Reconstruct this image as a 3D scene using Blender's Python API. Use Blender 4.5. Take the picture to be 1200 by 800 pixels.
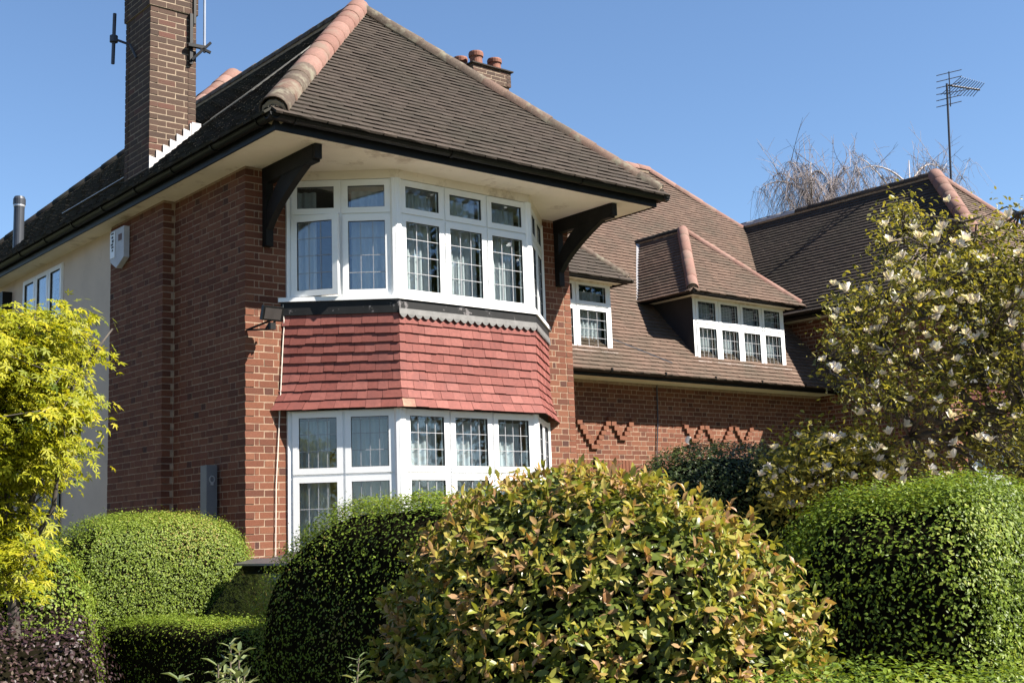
import bpy, bmesh, math, random
import numpy as np
from math import sin, cos, radians, pi, sqrt
from mathutils import Matrix, Vector
random.seed(7); rng = np.random.default_rng(11)
for o in list(bpy.data.objects): bpy.data.objects.remove(o, do_unlink=True)
S = bpy.context.scene
COL = S.collection

# ------------------------------------------------------------------ camera
YAW, PITCH, ROLL, FPX = radians(40.198), radians(8.8785), radians(-1.9666), 1471.0
CAM = np.array([-6.155, -11.552, 1.6])
fw = np.array([sin(YAW)*cos(PITCH), cos(YAW)*cos(PITCH), sin(PITCH)])
r0 = np.array([cos(YAW), -sin(YAW), 0.0]); u0 = np.cross(r0, fw)
RGT = r0*cos(ROLL) + u0*sin(ROLL); UPV = -r0*sin(ROLL) + u0*cos(ROLL)
cam = bpy.data.cameras.new('camera'); cam.sensor_width = 36; cam.lens = 36*FPX/1200; cam.clip_end = 2000; cam.clip_start = 0.05
co = bpy.data.objects.new('camera', cam); COL.objects.link(co); S.camera = co
co.matrix_world = Matrix(((RGT[0], UPV[0], -fw[0], CAM[0]), (RGT[1], UPV[1], -fw[1], CAM[1]), (RGT[2], UPV[2], -fw[2], CAM[2]), (0, 0, 0, 1)))
def P(px, py, d):            # photo pixel at a depth -> world point
    return CAM + d*(fw + RGT*(px-600)/FPX - UPV*(py-400)/FPX)
def proj(p):
    q = np.asarray(p)-CAM; d = q@fw
    return 600+FPX*(q@RGT)/d, 400-FPX*(q@UPV)/d, d

# ------------------------------------------------------------------ world, sun, exposure
SUN_EL, SUN_AZ = radians(44.0), radians(146.3)
w = bpy.data.worlds.new('World'); S.world = w; w.use_nodes = True
nt = w.node_tree; bg = nt.nodes['Background']
sky = nt.nodes.new('ShaderNodeTexSky'); sky.sky_type = 'NISHITA'; sky.sun_disc = False
sky.sun_elevation = SUN_EL; sky.sun_rotation = SUN_AZ; sky.air_density = 1.0; sky.dust_density = 0.0; sky.ozone_density = 5.0
nt.links.new(sky.outputs[0], bg.inputs[0]); bg.inputs[1].default_value = 0.061
sl = bpy.data.lights.new('sun', 'SUN'); sl.energy = 5.0; sl.angle = radians(0.53); sl.color = (1, .94, .85)
so = bpy.data.objects.new('sun', sl); COL.objects.link(so); so.location = (20, -30, 40)
so.rotation_euler = Vector((-0.575, 0.862, -1.0)).to_track_quat('-Z', 'Y').to_euler()
S.view_settings.view_transform = 'Standard'; S.view_settings.look = 'None'; S.view_settings.gamma = 1
S.view_settings.use_curve_mapping = False; S.view_settings.exposure = 1.6
S.render.engine = 'CYCLES'
S.cycles.max_bounces = 8; S.cycles.transparent_max_bounces = 16

# ------------------------------------------------------------------ material helpers
AF = .82
def dim(stops): return [(p, tuple(x*AF for x in c[:3])) for p, c in stops]
def M(name):
    m = bpy.data.materials.new(name); m.use_nodes = True
    return m, m.node_tree, m.node_tree.nodes['Principled BSDF']
def lin(*c): return tuple(((x/255+.055)/1.055)**2.4 if x > 10 else x/255/12.92 for x in c) + (1,)
def node(nt, t, **k):
    n = nt.nodes.new(t)
    for a, b in k.items(): setattr(n, a, b)
    return n
def ramp(nt, stops, interp='LINEAR'):
    n = nt.nodes.new('ShaderNodeValToRGB'); cr = n.color_ramp; cr.interpolation = interp
    while len(cr.elements) < len(stops): cr.elements.new(.5)
    for e, (p, c) in zip(cr.elements, stops): e.position = p; e.color = c if len(c) == 4 else (*c, 1)
    return n
def rnd_fac(nt):                                   # per piece random: mesh attribute (joined) + object colour (single)
    at = node(nt, 'ShaderNodeAttribute', attribute_name='rnd'); oi = nt.nodes.new('ShaderNodeObjectInfo')
    sp = nt.nodes.new('ShaderNodeSeparateColor'); nt.links.new(oi.outputs['Color'], sp.inputs[0])
    ad = node(nt, 'ShaderNodeMath', operation='ADD'); nt.links.new(at.outputs['Fac'], ad.inputs[0]); nt.links.new(sp.outputs[0], ad.inputs[1])
    return ad.outputs[0]
def noise(nt, scale, detail=4, rough=.6, coord='Position'):
    if coord == 'Position': g = nt.nodes.new('ShaderNodeNewGeometry'); src = g.outputs['Position']
    else: g = nt.nodes.new('ShaderNodeTexCoord'); src = g.outputs['Object']
    n = nt.nodes.new('ShaderNodeTexNoise'); n.inputs['Scale'].default_value = scale; n.inputs['Detail'].default_value = detail; n.inputs['Roughness'].default_value = rough
    nt.links.new(src, n.inputs['Vector']); return n.outputs['Fac']
def mixc(nt, fac, a, b, mode='MIX'):
    n = node(nt, 'ShaderNodeMix', data_type='RGBA', blend_type=mode)
    for s, v in ((n.inputs[0], fac), (n.inputs[6], a), (n.inputs[7], b)):
        if hasattr(v, 'is_output'): nt.links.new(v, s)
        else: s.default_value = v
    return n.outputs[2]
def bump(nt, bs, h, strength=.3, dist=.004):
    b = nt.nodes.new('ShaderNodeBump'); b.inputs['Strength'].default_value = strength; b.inputs['Distance'].default_value = dist
    nt.links.new(h, b.inputs['Height']); nt.links.new(b.outputs[0], bs.inputs['Normal'])
def piece_mat(name, stops, dirt=None, dirt_scale=1.5, dirt_range=(.5, .7), rough=.85, grain=60, gs=.25, bs_=.4, bd=.004, spec=.3):
    m, nt, b = M(name); r = ramp(nt, dim(stops)); nt.links.new(rnd_fac(nt), r.inputs[0])
    n1 = noise(nt, grain, 5, .7); rr = ramp(nt, [(.25, (1-gs,)*3), (.75, (1+gs,)*3)]); nt.links.new(n1, rr.inputs[0])
    c = mixc(nt, 1.0, r.outputs[0], rr.outputs[0], 'MULTIPLY')
    if dirt:
        n2 = noise(nt, dirt_scale, 6, .65); mr = ramp(nt, [(dirt_range[0], (0, 0, 0)), (dirt_range[1], (1, 1, 1))]); nt.links.new(n2, mr.inputs[0])
        c = mixc(nt, mr.outputs[0], c, (*(x*AF for x in dirt[:3]), 1))
    nt.links.new(c, b.inputs['Base Color']); b.inputs['Roughness'].default_value = rough; b.inputs['Specular IOR Level'].default_value = spec
    bump(nt, b, n1, bs_, bd); return m
def plain(name, col, rough=.5, metal=0, var=.12, scale=8, spec=.5, bs_=.05, dirt=None, dr=(.55, .75), dsc=3):
    m, nt, b = M(name); n1 = noise(nt, scale, 5, .65); rr = ramp(nt, [(.3, tuple(x*(1-var) for x in col[:3])), (.7, tuple(min(1, x*(1+var)) for x in col[:3]))])
    nt.links.new(n1, rr.inputs[0]); c = rr.outputs[0]
    if dirt:
        n2 = noise(nt, dsc, 6, .7); mr = ramp(nt, [(dr[0], (0, 0, 0)), (dr[1], (1, 1, 1))]); nt.links.new(n2, mr.inputs[0]); c = mixc(nt, mr.outputs[0], c, dirt)
    nt.links.new(c, b.inputs['Base Color']); b.inputs['Roughness'].default_value = rough; b.inputs['Metallic'].default_value = metal; b.inputs['Specular IOR Level'].default_value = spec
    if bs_: bump(nt, b, noise(nt, scale*12, 4), bs_, .002)
    return m
def leaf_mat(name, stops, rough=.5, trans=.3, spec=.22, tcol=1.25):
    m, nt, b = M(name); r = ramp(nt, dim(stops)); nt.links.new(rnd_fac(nt), r.inputs[0]); nt.links.new(r.outputs[0], b.inputs['Base Color'])
    b.inputs['Roughness'].default_value = rough; b.inputs['Specular IOR Level'].default_value = spec
    t = nt.nodes.new('ShaderNodeBsdfTranslucent'); tc = mixc(nt, 1.0, r.outputs[0], (tcol*1.05, tcol, tcol*.5, 1), 'MULTIPLY'); nt.links.new(tc, t.inputs[0])
    mx = nt.nodes.new('ShaderNodeMixShader'); mx.inputs[0].default_value = trans
    nt.links.new(b.outputs[0], mx.inputs[1]); nt.links.new(t.outputs[0], mx.inputs[2]); nt.links.new(mx.outputs[0], nt.nodes['Material Output'].inputs[0]); return m
def glass_mat(name, base=.07, mul=2.2, tint=(.86, .9, .9, 1)):
    m, nt, b = M(name); nt.nodes.remove(b)
    tr = nt.nodes.new('ShaderNodeBsdfTransparent'); tr.inputs[0].default_value = tint
    gl = nt.nodes.new('ShaderNodeBsdfGlossy'); gl.inputs['Roughness'].default_value = .015; gl.inputs[0].default_value = (.9, .93, 1, 1)
    fr = nt.nodes.new('ShaderNodeLayerWeight'); fr.inputs[0].default_value = .5
    pw = node(nt, 'ShaderNodeMath', operation='POWER'); nt.links.new(fr.outputs['Facing'], pw.inputs[0]); pw.inputs[1].default_value = 4.0
    ma = node(nt, 'ShaderNodeMath', operation='MULTIPLY_ADD', use_clamp=True); nt.links.new(pw.outputs[0], ma.inputs[0]); ma.inputs[1].default_value = mul; ma.inputs[2].default_value = base
    bp = nt.nodes.new('ShaderNodeBump'); bp.inputs['Strength'].default_value = .06; bp.inputs['Distance'].default_value = .01
    nt.links.new(noise(nt, 3.0, 2), bp.inputs['Height']); nt.links.new(bp.outputs[0], gl.inputs['Normal'])
    mx = nt.nodes.new('ShaderNodeMixShader'); nt.links.new(ma.outputs[0], mx.inputs[0]); nt.links.new(tr.outputs[0], mx.inputs[1]); nt.links.new(gl.outputs[0], mx.inputs[2])
    nt.links.new(mx.outputs[0], nt.nodes['Material Output'].inputs[0]); return m

BR = [(0, (.062, .025, .018)), (.10, (.09, .033, .020)), (.22, (.122, .042, .023)), (.45, (.152, .052, .027)), (.65, (.172, .062, .032)), (.85, (.192, .076, .041)), (1, (.155, .052, .031))]
MT = dict(
 brick=piece_mat('red_brick', BR, dirt=(.10, .042, .026, 1), dirt_scale=2.2, dirt_range=(.6, .9), grain=90, gs=.25),
 brick_old=piece_mat('brown_chimney_brick', [(0, (.045, .027, .020)), (.5, (.075, .044, .030)), (.9, (.085, .047, .032)), (1, (.12, .05, .035))], grain=80, gs=.3),
 mortar=plain('lime_mortar', (.29, .205, .14), .95, var=.25, scale=14, bs_=.5),
 mortar_grey=plain('grey_mortar', (.26, .20, .14), .95, var=.25, scale=14, bs_=.5),
 tile_brown=piece_mat('brown_clay_roof_tile', [(0, (.028, .020, .015)), (.35, (.048, .035, .026)), (.75, (.061, .045, .034)), (1, (.09, .064, .046))], dirt=(.036, .030, .020, 1), dirt_scale=1.3, dirt_range=(.45, .75), grain=40, gs=.35),
 tile_pink=piece_mat('weathered_pink_clay_roof_tile', [(0, (.07, .043, .030)), (.4, (.115, .071, .050)), (.8, (.148, .094, .067)), (1, (.19, .13, .095))], dirt=(.078, .058, .040, 1), dirt_scale=1.6, dirt_range=(.42, .7), grain=40, gs=.3),
 tile_dark=piece_mat('dark_mossy_roof_tile', [(0, (.014, .012, .010)), (.5, (.024, .020, .017)), (1, (.04, .032, .026))], dirt=(.026, .027, .017, 1), dirt_scale=2, dirt_range=(.45, .7), grain=30, gs=.4),  # left slope tile, darkened so its shade is put into the colour
 deck=plain('roof_felt', (.03, .026, .022), .95),
 hip=piece_mat('terracotta_hip_tile', [(0, (.19, .095, .072)), (.5, (.235, .128, .10)), (1, (.27, .16, .128))], dirt=(.19, .155, .115, 1), dirt_scale=2.6, dirt_range=(.52, .78), grain=30, gs=.25),
 hip_lichen=piece_mat('lichened_hip_tile', [(0, (.065, .047, .034)), (.5, (.105, .075, .055)), (1, (.15, .088, .065))], dirt=(.20, .18, .13, 1), dirt_scale=6, dirt_range=(.5, .66), grain=50, gs=.4),
 hang=piece_mat('red_hanging_tile', [(0, (.16, .042, .032)), (.5, (.215, .064, .050)), (.9, (.26, .088, .070)), (1, (.38, .21, .14))], dirt=(.17, .055, .046, 1), dirt_scale=3.5, dirt_range=(.5, .75), grain=25, gs=.22, rough=.75, bs_=.2),
 white=plain('white_upvc', (.80, .80, .79), .28, var=.03, scale=2, bs_=0, dirt=(.66, .64, .60, 1), dr=(.6, .85), dsc=2.5),
 cream=plain('cream_painted_soffit', (.78, .69, .58), .8, var=.06, scale=2.5, bs_=.15, dirt=(.46, .36, .27, 1), dr=(.56, .72), dsc=3),
 render=plain('pale_painted_render', (.62, .52, .43), .9, var=.08, scale=1.5, bs_=.4, dirt=(.45, .37, .30, 1), dr=(.58, .82), dsc=2.5),
 black=plain('black_gutter_plastic', (.007, .007, .007), .45, var=.3, spec=.25),
 timber=plain('black_stained_timber', (.010, .009, .008), .6, spec=.2, var=.5, scale=5, bs_=.4),
 blackpaint=plain('flaking_black_paint', (.010, .010, .010), .6, spec=.25, var=.3, dirt=(.13, .12, .12, 1), dr=(.60, .63), dsc=6),
 lead=plain('grey_lead', (.12, .115, .11), .6, var=.25, scale=10, bs_=.2),
 leadbright=plain('bright_lead_flashing', (.36, .345, .34), .45, var=.1, scale=10, metal=.2),
 came=plain('window_leading', (.30, .30, .31), .5, var=.1),
 rubber=plain('black_window_gasket', (.02, .02, .02), .6),
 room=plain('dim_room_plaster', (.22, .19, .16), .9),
 metal=plain('galvanised_metal', (.45, .46, .48), .4, metal=.7),
 darkmetal=plain('dark_aerial_metal', (.05, .05, .06), .5, metal=.4),
 greybox=plain('grey_painted_cover', (.12, .12, .125), .55),
 terracotta=plain('terracotta_pot', (.17, .062, .034), .8, var=.25),
 cheek=plain('dark_lead_cheek', (.018, .018, .021), .6, var=.3, scale=3),
 net=None, glass=glass_mat('window_glass', .06, .7), glass_sky=glass_mat('window_glass_clear', .11, .7),
)
def net_mat():
    m, nt, b = M('white_net_curtain'); b.inputs['Base Color'].default_value = (.74, .74, .76, 1); b.inputs['Roughness'].default_value = .9
    t = nt.nodes.new('ShaderNodeBsdfTranslucent'); t.inputs[0].default_value = (.6, .6, .62, 1)
    mx = nt.nodes.new('ShaderNodeMixShader'); mx.inputs[0].default_value = .35
    nt.links.new(b.outputs[0], mx.inputs[1]); nt.links.new(t.outputs[0], mx.inputs[2]); nt.links.new(mx.outputs[0], nt.nodes['Material Output'].inputs[0]); return m
MT['net'] = net_mat()

# ------------------------------------------------------------------ mesh helpers
def link(name, me, parent=None, rnd=0.0):
    o = bpy.data.objects.new(name, me); COL.objects.link(o)
    if parent is not None: o.parent = parent
    o.color = (rnd, rnd, rnd, 1); return o
def tag(o, label, cat, group=None, kind=None):
    if label: o['label'] = label
    if cat: o['category'] = cat
    if group: o['group'] = group
    if kind: o['kind'] = kind
    return o
def empty(name, loc=(0, 0, 0)):
    o = bpy.data.objects.new(name, None); COL.objects.link(o); o.location = loc; o.empty_display_size = .2; return o
class MB:
    def __init__(s): s.v = []; s.f = []; s.r = []
    def add(s, vs, fs, r=0.0):
        n = len(s.v); s.v += [tuple(map(float, p)) for p in vs]; s.f += [tuple(i+n for i in f) for f in fs]; s.r += [r]*len(fs)
    def hexa(s, p, r=0.0):          # 8 points: 0-3 bottom ring, 4-7 top ring
        s.add(p, [(3, 2, 1, 0), (4, 5, 6, 7), (0, 1, 5, 4), (1, 2, 6, 5), (2, 3, 7, 6), (3, 0, 4, 7)], r)
    def box(s, a, b, r=0.0):
        x0, y0, z0 = a; x1, y1, z1 = b
        s.hexa([(x0, y0, z0), (x1, y0, z0), (x1, y1, z0), (x0, y1, z0), (x0, y0, z1), (x1, y0, z1), (x1, y1, z1), (x0, y1, z1)], r)
    def obox(s, c, ax, r=0.0):      # centre, three half-axis vectors
        c = np.asarray(c, float); x, y, z = [np.asarray(a, float) for a in ax]
        s.hexa([c-x-y-z, c+x-y-z, c+x+y-z, c-x+y-z, c-x-y+z, c+x-y+z, c+x+y+z, c-x+y+z], r)
    def bar(s, a, b, w, h, up=(0, 0, 1), r=0.0):
        a = np.asarray(a, float); b = np.asarray(b, float); d = b-a; L = np.linalg.norm(d); d /= L
        sd = np.cross(d, up); sd /= np.linalg.norm(sd); uu = np.cross(sd, d)
        s.obox((a+b)/2, (d*L/2, sd*w/2, uu*h/2), r)
    def tube(s, pts, rad, n=8, r=0.0, cap=True):
        pts = [np.asarray(p, float) for p in pts]; k = len(pts); rad = rad if hasattr(rad, '__len__') else [rad]*k
        base = len(s.v); prev = None
        for i, p in enumerate(pts):
            d = pts[min(i+1, k-1)]-pts[max(i-1, 0)]; d /= max(1e-9, np.linalg.norm(d))
            if prev is None: a = np.cross(d, (0, 0, 1)) if abs(d[2]) < .9 else np.cross(d, (1, 0, 0))
            else: a = prev-d*(prev@d)
            a /= max(1e-9, np.linalg.norm(a)); prev = a; b = np.cross(d, a)
            for j in range(n):
                t = 2*pi*j/n; s.v.append(tuple(p+rad[i]*(a*cos(t)+b*sin(t))))
        for i in range(k-1):
            for j in range(n):
                s.f.append((base+i*n+j, base+i*n+(j+1) % n, base+(i+1)*n+(j+1) % n, base+(i+1)*n+j)); s.r.append(r)
        if cap:
            s.f.append(tuple(base+j for j in range(n))[::-1]); s.f.append(tuple(base+(k-1)*n+j for j in range(n))); s.r += [r, r]
    def lathe(s, c, prof, n=20, r=0.0):
        base = len(s.v)
        for (rr, z) in prof:
            for j in range(n): s.v.append((c[0]+rr*cos(2*pi*j/n), c[1]+rr*sin(2*pi*j/n), c[2]+z))
        for i in range(len(prof)-1):
            for j in range(n): s.f.append((base+i*n+j, base+i*n+(j+1) % n, base+(i+1)*n+(j+1) % n, base+(i+1)*n+j)); s.r.append(r)
    def prism(s, poly, a, b, r=0.0):   # list of 3D points extruded by vector from a to b (offsets)
        n = len(poly); A = [np.asarray(p, float)+np.asarray(a) for p in poly]; B = [np.asarray(p, float)+np.asarray(b) for p in poly]
        s.add(A+B, [tuple(range(n))[::-1], tuple(range(n, 2*n))]+[(i, (i+1) % n, n+(i+1) % n, n+i) for i in range(n)], r)
    def build(s, name, mat, parent=None, smooth=False, recalc=True):
        me = bpy.data.meshes.new(name); me.from_pydata(s.v, [], s.f)
        if recalc and len(s.f) < 4000:
            bm = bmesh.new(); bm.from_mesh(me); bmesh.ops.recalc_face_normals(bm, faces=bm.faces); bm.to_mesh(me); bm.free()
        if any(s.r):
            at = me.attributes.new('rnd', 'FLOAT', 'FACE'); at.data.foreach_set('value', np.asarray(s.r, np.float32))
        me.materials.append(mat)
        if smooth: me.polygons.foreach_set('use_smooth', [True]*len(me.polygons))
        return link(name, me, parent)

# pieces: brick like boxes that are either single objects (the largest in view) or joined
class Pieces:
    def __init__(s, name, variants=4, jit=.04):
        s.name = name; s.items = []; s.meshes = {}; s.k = variants; s.jit = jit
        s.cubes = []
        for i in range(variants):
            b = np.array([(-1, -1, -1), (1, -1, -1), (1, 1, -1), (-1, 1, -1), (-1, -1, 1), (1, -1, 1), (1, 1, 1), (-1, 1, 1)], float)*.5
            s.cubes.append(b + rng.uniform(-jit, jit, b.shape)*np.array([.35, .1, 1]))
    def add(s, c, ux, uy, uz, dims, mat, part, parent, rnd, vis=0.0):   # ux along, uy outward, uz up (unit), dims full sizes
        s.items.append((np.asarray(c, float), ux, uy, uz, dims, mat, part, parent, rnd, vis))
    def flush(s, limit=300):
        sc = []
        for i, it in enumerate(s.items):
            a = 0
            if it[9] > 0:
                x, y, d = proj(it[0])
                if d > 0 and 4 < x < 1196 and 4 < y < 796:
                    v = (it[0]-CAM); v /= np.linalg.norm(v); a = it[9]*it[4][0]*it[4][2]*abs(v@it[2])/d**2
            sc.append(a)
        order = sorted(range(len(sc)), key=lambda i: -sc[i]); single = set(i for i in order[:limit] if sc[i] > 0)
        F = [(3, 2, 1, 0), (4, 5, 6, 7), (0, 1, 5, 4), (1, 2, 6, 5), (2, 3, 7, 6), (3, 0, 4, 7)]
        rest = {}
        for i, (c, ux, uy, uz, dims, mat, part, parent, rnd, vis) in enumerate(s.items):
            k = i % s.k
            if i in single:
                key = (k, mat.name)
                if key not in s.meshes:
                    me = bpy.data.meshes.new(s.name); me.from_pydata([tuple(p) for p in s.cubes[k]], [], F); me.materials.append(mat); s.meshes[key] = me
                o = link(part, s.meshes[key], parent, rnd)
                A = np.array([np.asarray(ux)*dims[0], np.asarray(uy)*dims[1], np.asarray(uz)*dims[2]]).T
                o.matrix_local = Matrix([list(A[r])+[c[r]] for r in range(3)]+[[0, 0, 0, 1]])
            else:
                mb = rest.setdefault((part, mat.name, parent.name), (MB(), mat, parent))[0]
                A = np.array([np.asarray(ux)*dims[0], np.asarray(uy)*dims[1], np.asarray(uz)*dims[2]])
                mb.add(c + s.cubes[k]@A, F, rnd)
        for (part, mn, pn), (mb, mat, parent) in rest.items():
            o = mb.build(part+'_work' if not part.endswith('e') else part+'s', mat, parent, recalc=False); o['kind'] = 'stuff'

X_, Y_, Z_ = np.array([1., 0, 0]), np.array([0, 1., 0]), np.array([0, 0, 1.])
def brick_panel(pc, O, u, n, L, z0, z1, mat, parent, quoin=0, vis=1.0, bond='flemish', hole=None, endq=None, cut=None, hb=.0637):
    """courses of bricks on a wall face; quoin 0: stretcher starts even courses here, 1: odd courses, None: plain start"""
    O = np.asarray(O, float); k0 = int(math.floor(z0/.075)); k1 = int(math.ceil(z1/.075))
    for k in range(k0, k1):
        zc = k*.075+.0375
        if zc < z0+.02 or zc > z1-.02: continue
        even = (k % 2 == 0) if quoin in (0, None) else (k % 2 == 1)
        seq = []
        if bond == 'stretcher':
            p = 0.0 if even else .1125
            if not even: seq.append((0, .1025)) if quoin is None else None
            while p < L: seq.append((p, .215)); p += .225
        else:
            if even: p = 0.0; j = 0
            else:
                p = .1125; j = 0
                if quoin is None: seq.append((0, .1025))
                seq.append((p, .046)); p += .056
            while p < L:
                l = .215 if j % 2 == 0 else .1025; seq.append((p, l)); p += l+.01; j += 1
        lim = L
        if endq is not None: lim = L if ((k % 2 == 0) == (endq == 0)) else L-.1125
        for (p, l) in seq:
            a, b = p, min(p+l, lim)
            if b-a < .03: continue
            if hole and any(h[0] < (a+b)/2 < h[1] and h[2] < zc < h[3] for h in hole): continue
            if cut and not cut((a+b)/2, zc): continue
            pr = random.uniform(-.0012, .0018)-.0040; dp = .1
            hdr = l < .12
            rn = random.random(); rn = .15+.85*rn if not hdr else (rn*.4 if random.random() < .22 else .15+.85*rn)
            c = O + u*(a+b)/2 + np.array([0, 0, zc]) - n*(dp/2-pr)
            pc.add(c, u, n, Z_, (b-a-.0005, dp, hb+random.uniform(-.0018, .0018)), mat, 'brick', parent, min(.999, max(.001, rn)), vis)

def core(name, boxes, mat, parent):
    m = MB()
    for a, b in boxes: m.box(a, b)
    return m.build(name, mat, parent)

# ------------------------------------------------------------------ ground
g = MB(); g.add([(-600, -600, 0), (600, -600, 0), (600, 600, 0), (-600, 600, 0)], [(0, 1, 2, 3)])
gm = plain('lawn_and_soil', (.06, .07, .025), .95, var=.5, scale=3, bs_=.6)
tag(g.build('ground', gm), None, None, kind='structure')
g = MB(); g.add([(-2.35, -11, .004), (4.4, -11, .004), (4.4, 2.6, .004), (-2.35, 2.6, .004)], [(0, 1, 2, 3)])
tag(g.build('driveway', plain('grey_driveway', (.27, .23, .18), .9, var=.2, scale=4, bs_=.5)), None, None, kind='structure')
g = MB(); g.add([(-600, -19, .004), (600, -19, .004), (600, -13.2, .004), (-600, -13.2, .004)], [(0, 1, 2, 3)])
tag(g.build('road', plain('asphalt', (.05, .05, .052), .9, var=.3, scale=6, bs_=.5)), None, None, kind='structure')
g = MB(); g.box((-600, -13.2, -.1), (600, -11.0, .1)); tag(g.build('pavement', plain('pavement_concrete', (.20, .19, .18), .9, var=.2, scale=3, bs_=.4)), None, None, kind='structure')

# ------------------------------------------------------------------ building helpers
def unit(v): v = np.asarray(v, float); return v/np.linalg.norm(v)
def roof_tiles(pc, O, u, s, smax, umin, umax, mat, parent, gauge=.1, wid=.165, vis=0.0, thick=.024):
    """plain tiles on a roof plane: O eave corner, u along eave, s upslope (unit); umin/umax(s) the extents"""
    O = np.asarray(O, float); u = unit(u); s = unit(s); n = np.cross(u, s)
    if n[2] < 0: n = -n
    rows = int(smax/gauge)
    for j in range(-1, rows+1):
        sv = max(.001, j*gauge+gauge*.5); a, b = umin(sv), umax(sv)
        if b-a < .04: continue
        k0 = int(math.floor(a/wid))-1; off = (j % 2)*wid/2; wav = .006*sin(j*.37+O[0])
        for k in range(k0, int(b/wid)+2):
            p0, p1 = max(a, k*wid+off), min(b, (k+1)*wid+off)
            if p1-p0 < .03: continue
            al = .165+random.uniform(-.008, .008); ln = gauge*1.55
            uz = s*cos(al)-n*sin(al); uy = n*cos(al)+s*sin(al); tw = random.uniform(-.008, .008)
            ux = unit(u+uz*tw+uy*random.uniform(-.012, .012))
            c = O+u*(p0+p1)/2+s*(j*gauge+ln/2+random.uniform(-.002, .002))+n*(.006+wav*.4+random.uniform(-.001, .0012))
            pc.add(c, ux, uy, uz, (p1-p0-.003, thick, ln), mat, 'roof_tile', parent, min(.999, max(.001, random.gauss(.5, .12))), vis)
_hm = {}
def hip_mesh(mat):
    if mat.name in _hm: return _hm[mat.name]
    vs, fs = [], []; n = 9
    for (y, r) in ((-.02, 1.0), (1.0, .945)):
        for t in (0, 1):
            rr = r-(.12 if t else 0)
            for i in range(n+1):
                a = radians(-8+196*i/n); vs.append((rr*cos(a), y, rr*sin(a)*.92))
    m = n+1
    for i in range(n):
        fs.append((i, i+1, 2*m+i+1, 2*m+i)); fs.append((m+i+1, m+i, 3*m+i, 3*m+i+1)); fs.append((i+1, i, m+i, m+i+1)); fs.append((2*m+i, 2*m+i+1, 3*m+i+1, 3*m+i))
    me = bpy.data.meshes.new('hip_tile'); me.from_pydata(vs, [], fs); me.materials.append(mat); me.polygons.foreach_set('use_smooth', [True]*len(me.polygons)); _hm[mat.name] = me; return me
def hip_line(a, b, rad, mat, parent, ln=.34, name='hip_tile', bed=True, mats=None):
    a = np.asarray(a, float); b = np.asarray(b, float); d = b-a; L = np.linalg.norm(d); d /= L; N = max(1, round(L/ln)); l = L/N
    sd = unit(np.cross(d, Z_)); up = np.cross(sd, d)
    for i in range(N):
        mm = mat if mats is None else mats(i/N)
        dd = unit(d+up*random.uniform(-.006, .006)+sd*random.uniform(-.008, .008)); s2 = unit(np.cross(dd, Z_)); u2 = np.cross(s2, dd)
        o = link(name, hip_mesh(mm), parent, random.uniform(.05, .95))
        A = np.array([s2*rad, dd*(l+.03), u2*rad]).T; c = a+d*l*i+up*random.uniform(-.003, .004)-up*.02
        o.matrix_local = Matrix([list(A[r])+[c[r]] for r in range(3)]+[[0, 0, 0, 1]])
    if bed:
        m = MB(); m.tube([a-d*.01-up*rad*.35, b-up*rad*.35], rad*.85, 10); m.build('hip_bedding', MT['mortar_grey'], parent)
def gutter(parent, a, b, out, r=.058, brackets=1.0, name='gutter'):
    """half-round gutter from a to b; out = horizontal outward unit vector"""
    a = np.asarray(a, float); b = np.asarray(b, float); out = np.asarray(out, float); m = MB(); n = 8
    pr = [(r*cos(pi+pi*i/n), r*sin(pi+pi*i/n)) for i in range(n+1)]+[(r*.88*cos(2*pi-pi*i/n), r*.88*sin(2*pi-pi*i/n)) for i in range(n+1)]
    A = [a+out*x+Z_*z for x, z in pr]; B = [b+out*x+Z_*z for x, z in pr]; k = len(pr)
    m.add(A+B, [(i, (i+1) % k, k+(i+1) % k, k+i) for i in range(k)]+[tuple(range(k)), tuple(range(k, 2*k))[::-1]])
    o = m.build(name, MT['black'], parent)
    if brackets:
        L = np.linalg.norm(b-a); d = (b-a)/L
        for i in range(int(L/brackets)+1):
            m = MB(); c = a+d*(i*brackets+.3)
            if i*brackets+.3 > L: break
            q = [c+out*(r*1.1*cos(pi+pi*j/8))+Z_*(r*1.1*sin(pi+pi*j/8)) for j in range(9)]
            for p0, p1 in zip(q[:-1], q[1:]): m.bar(p0, p1, .03, .008, up=np.cross(d, p1-p0))
            m.box(*(lambda e: (e-.014, e+.014))(c+out*r*1.02+Z_*.006)); m.build('gutter_bracket', MT['black'], o)
    return o
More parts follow.
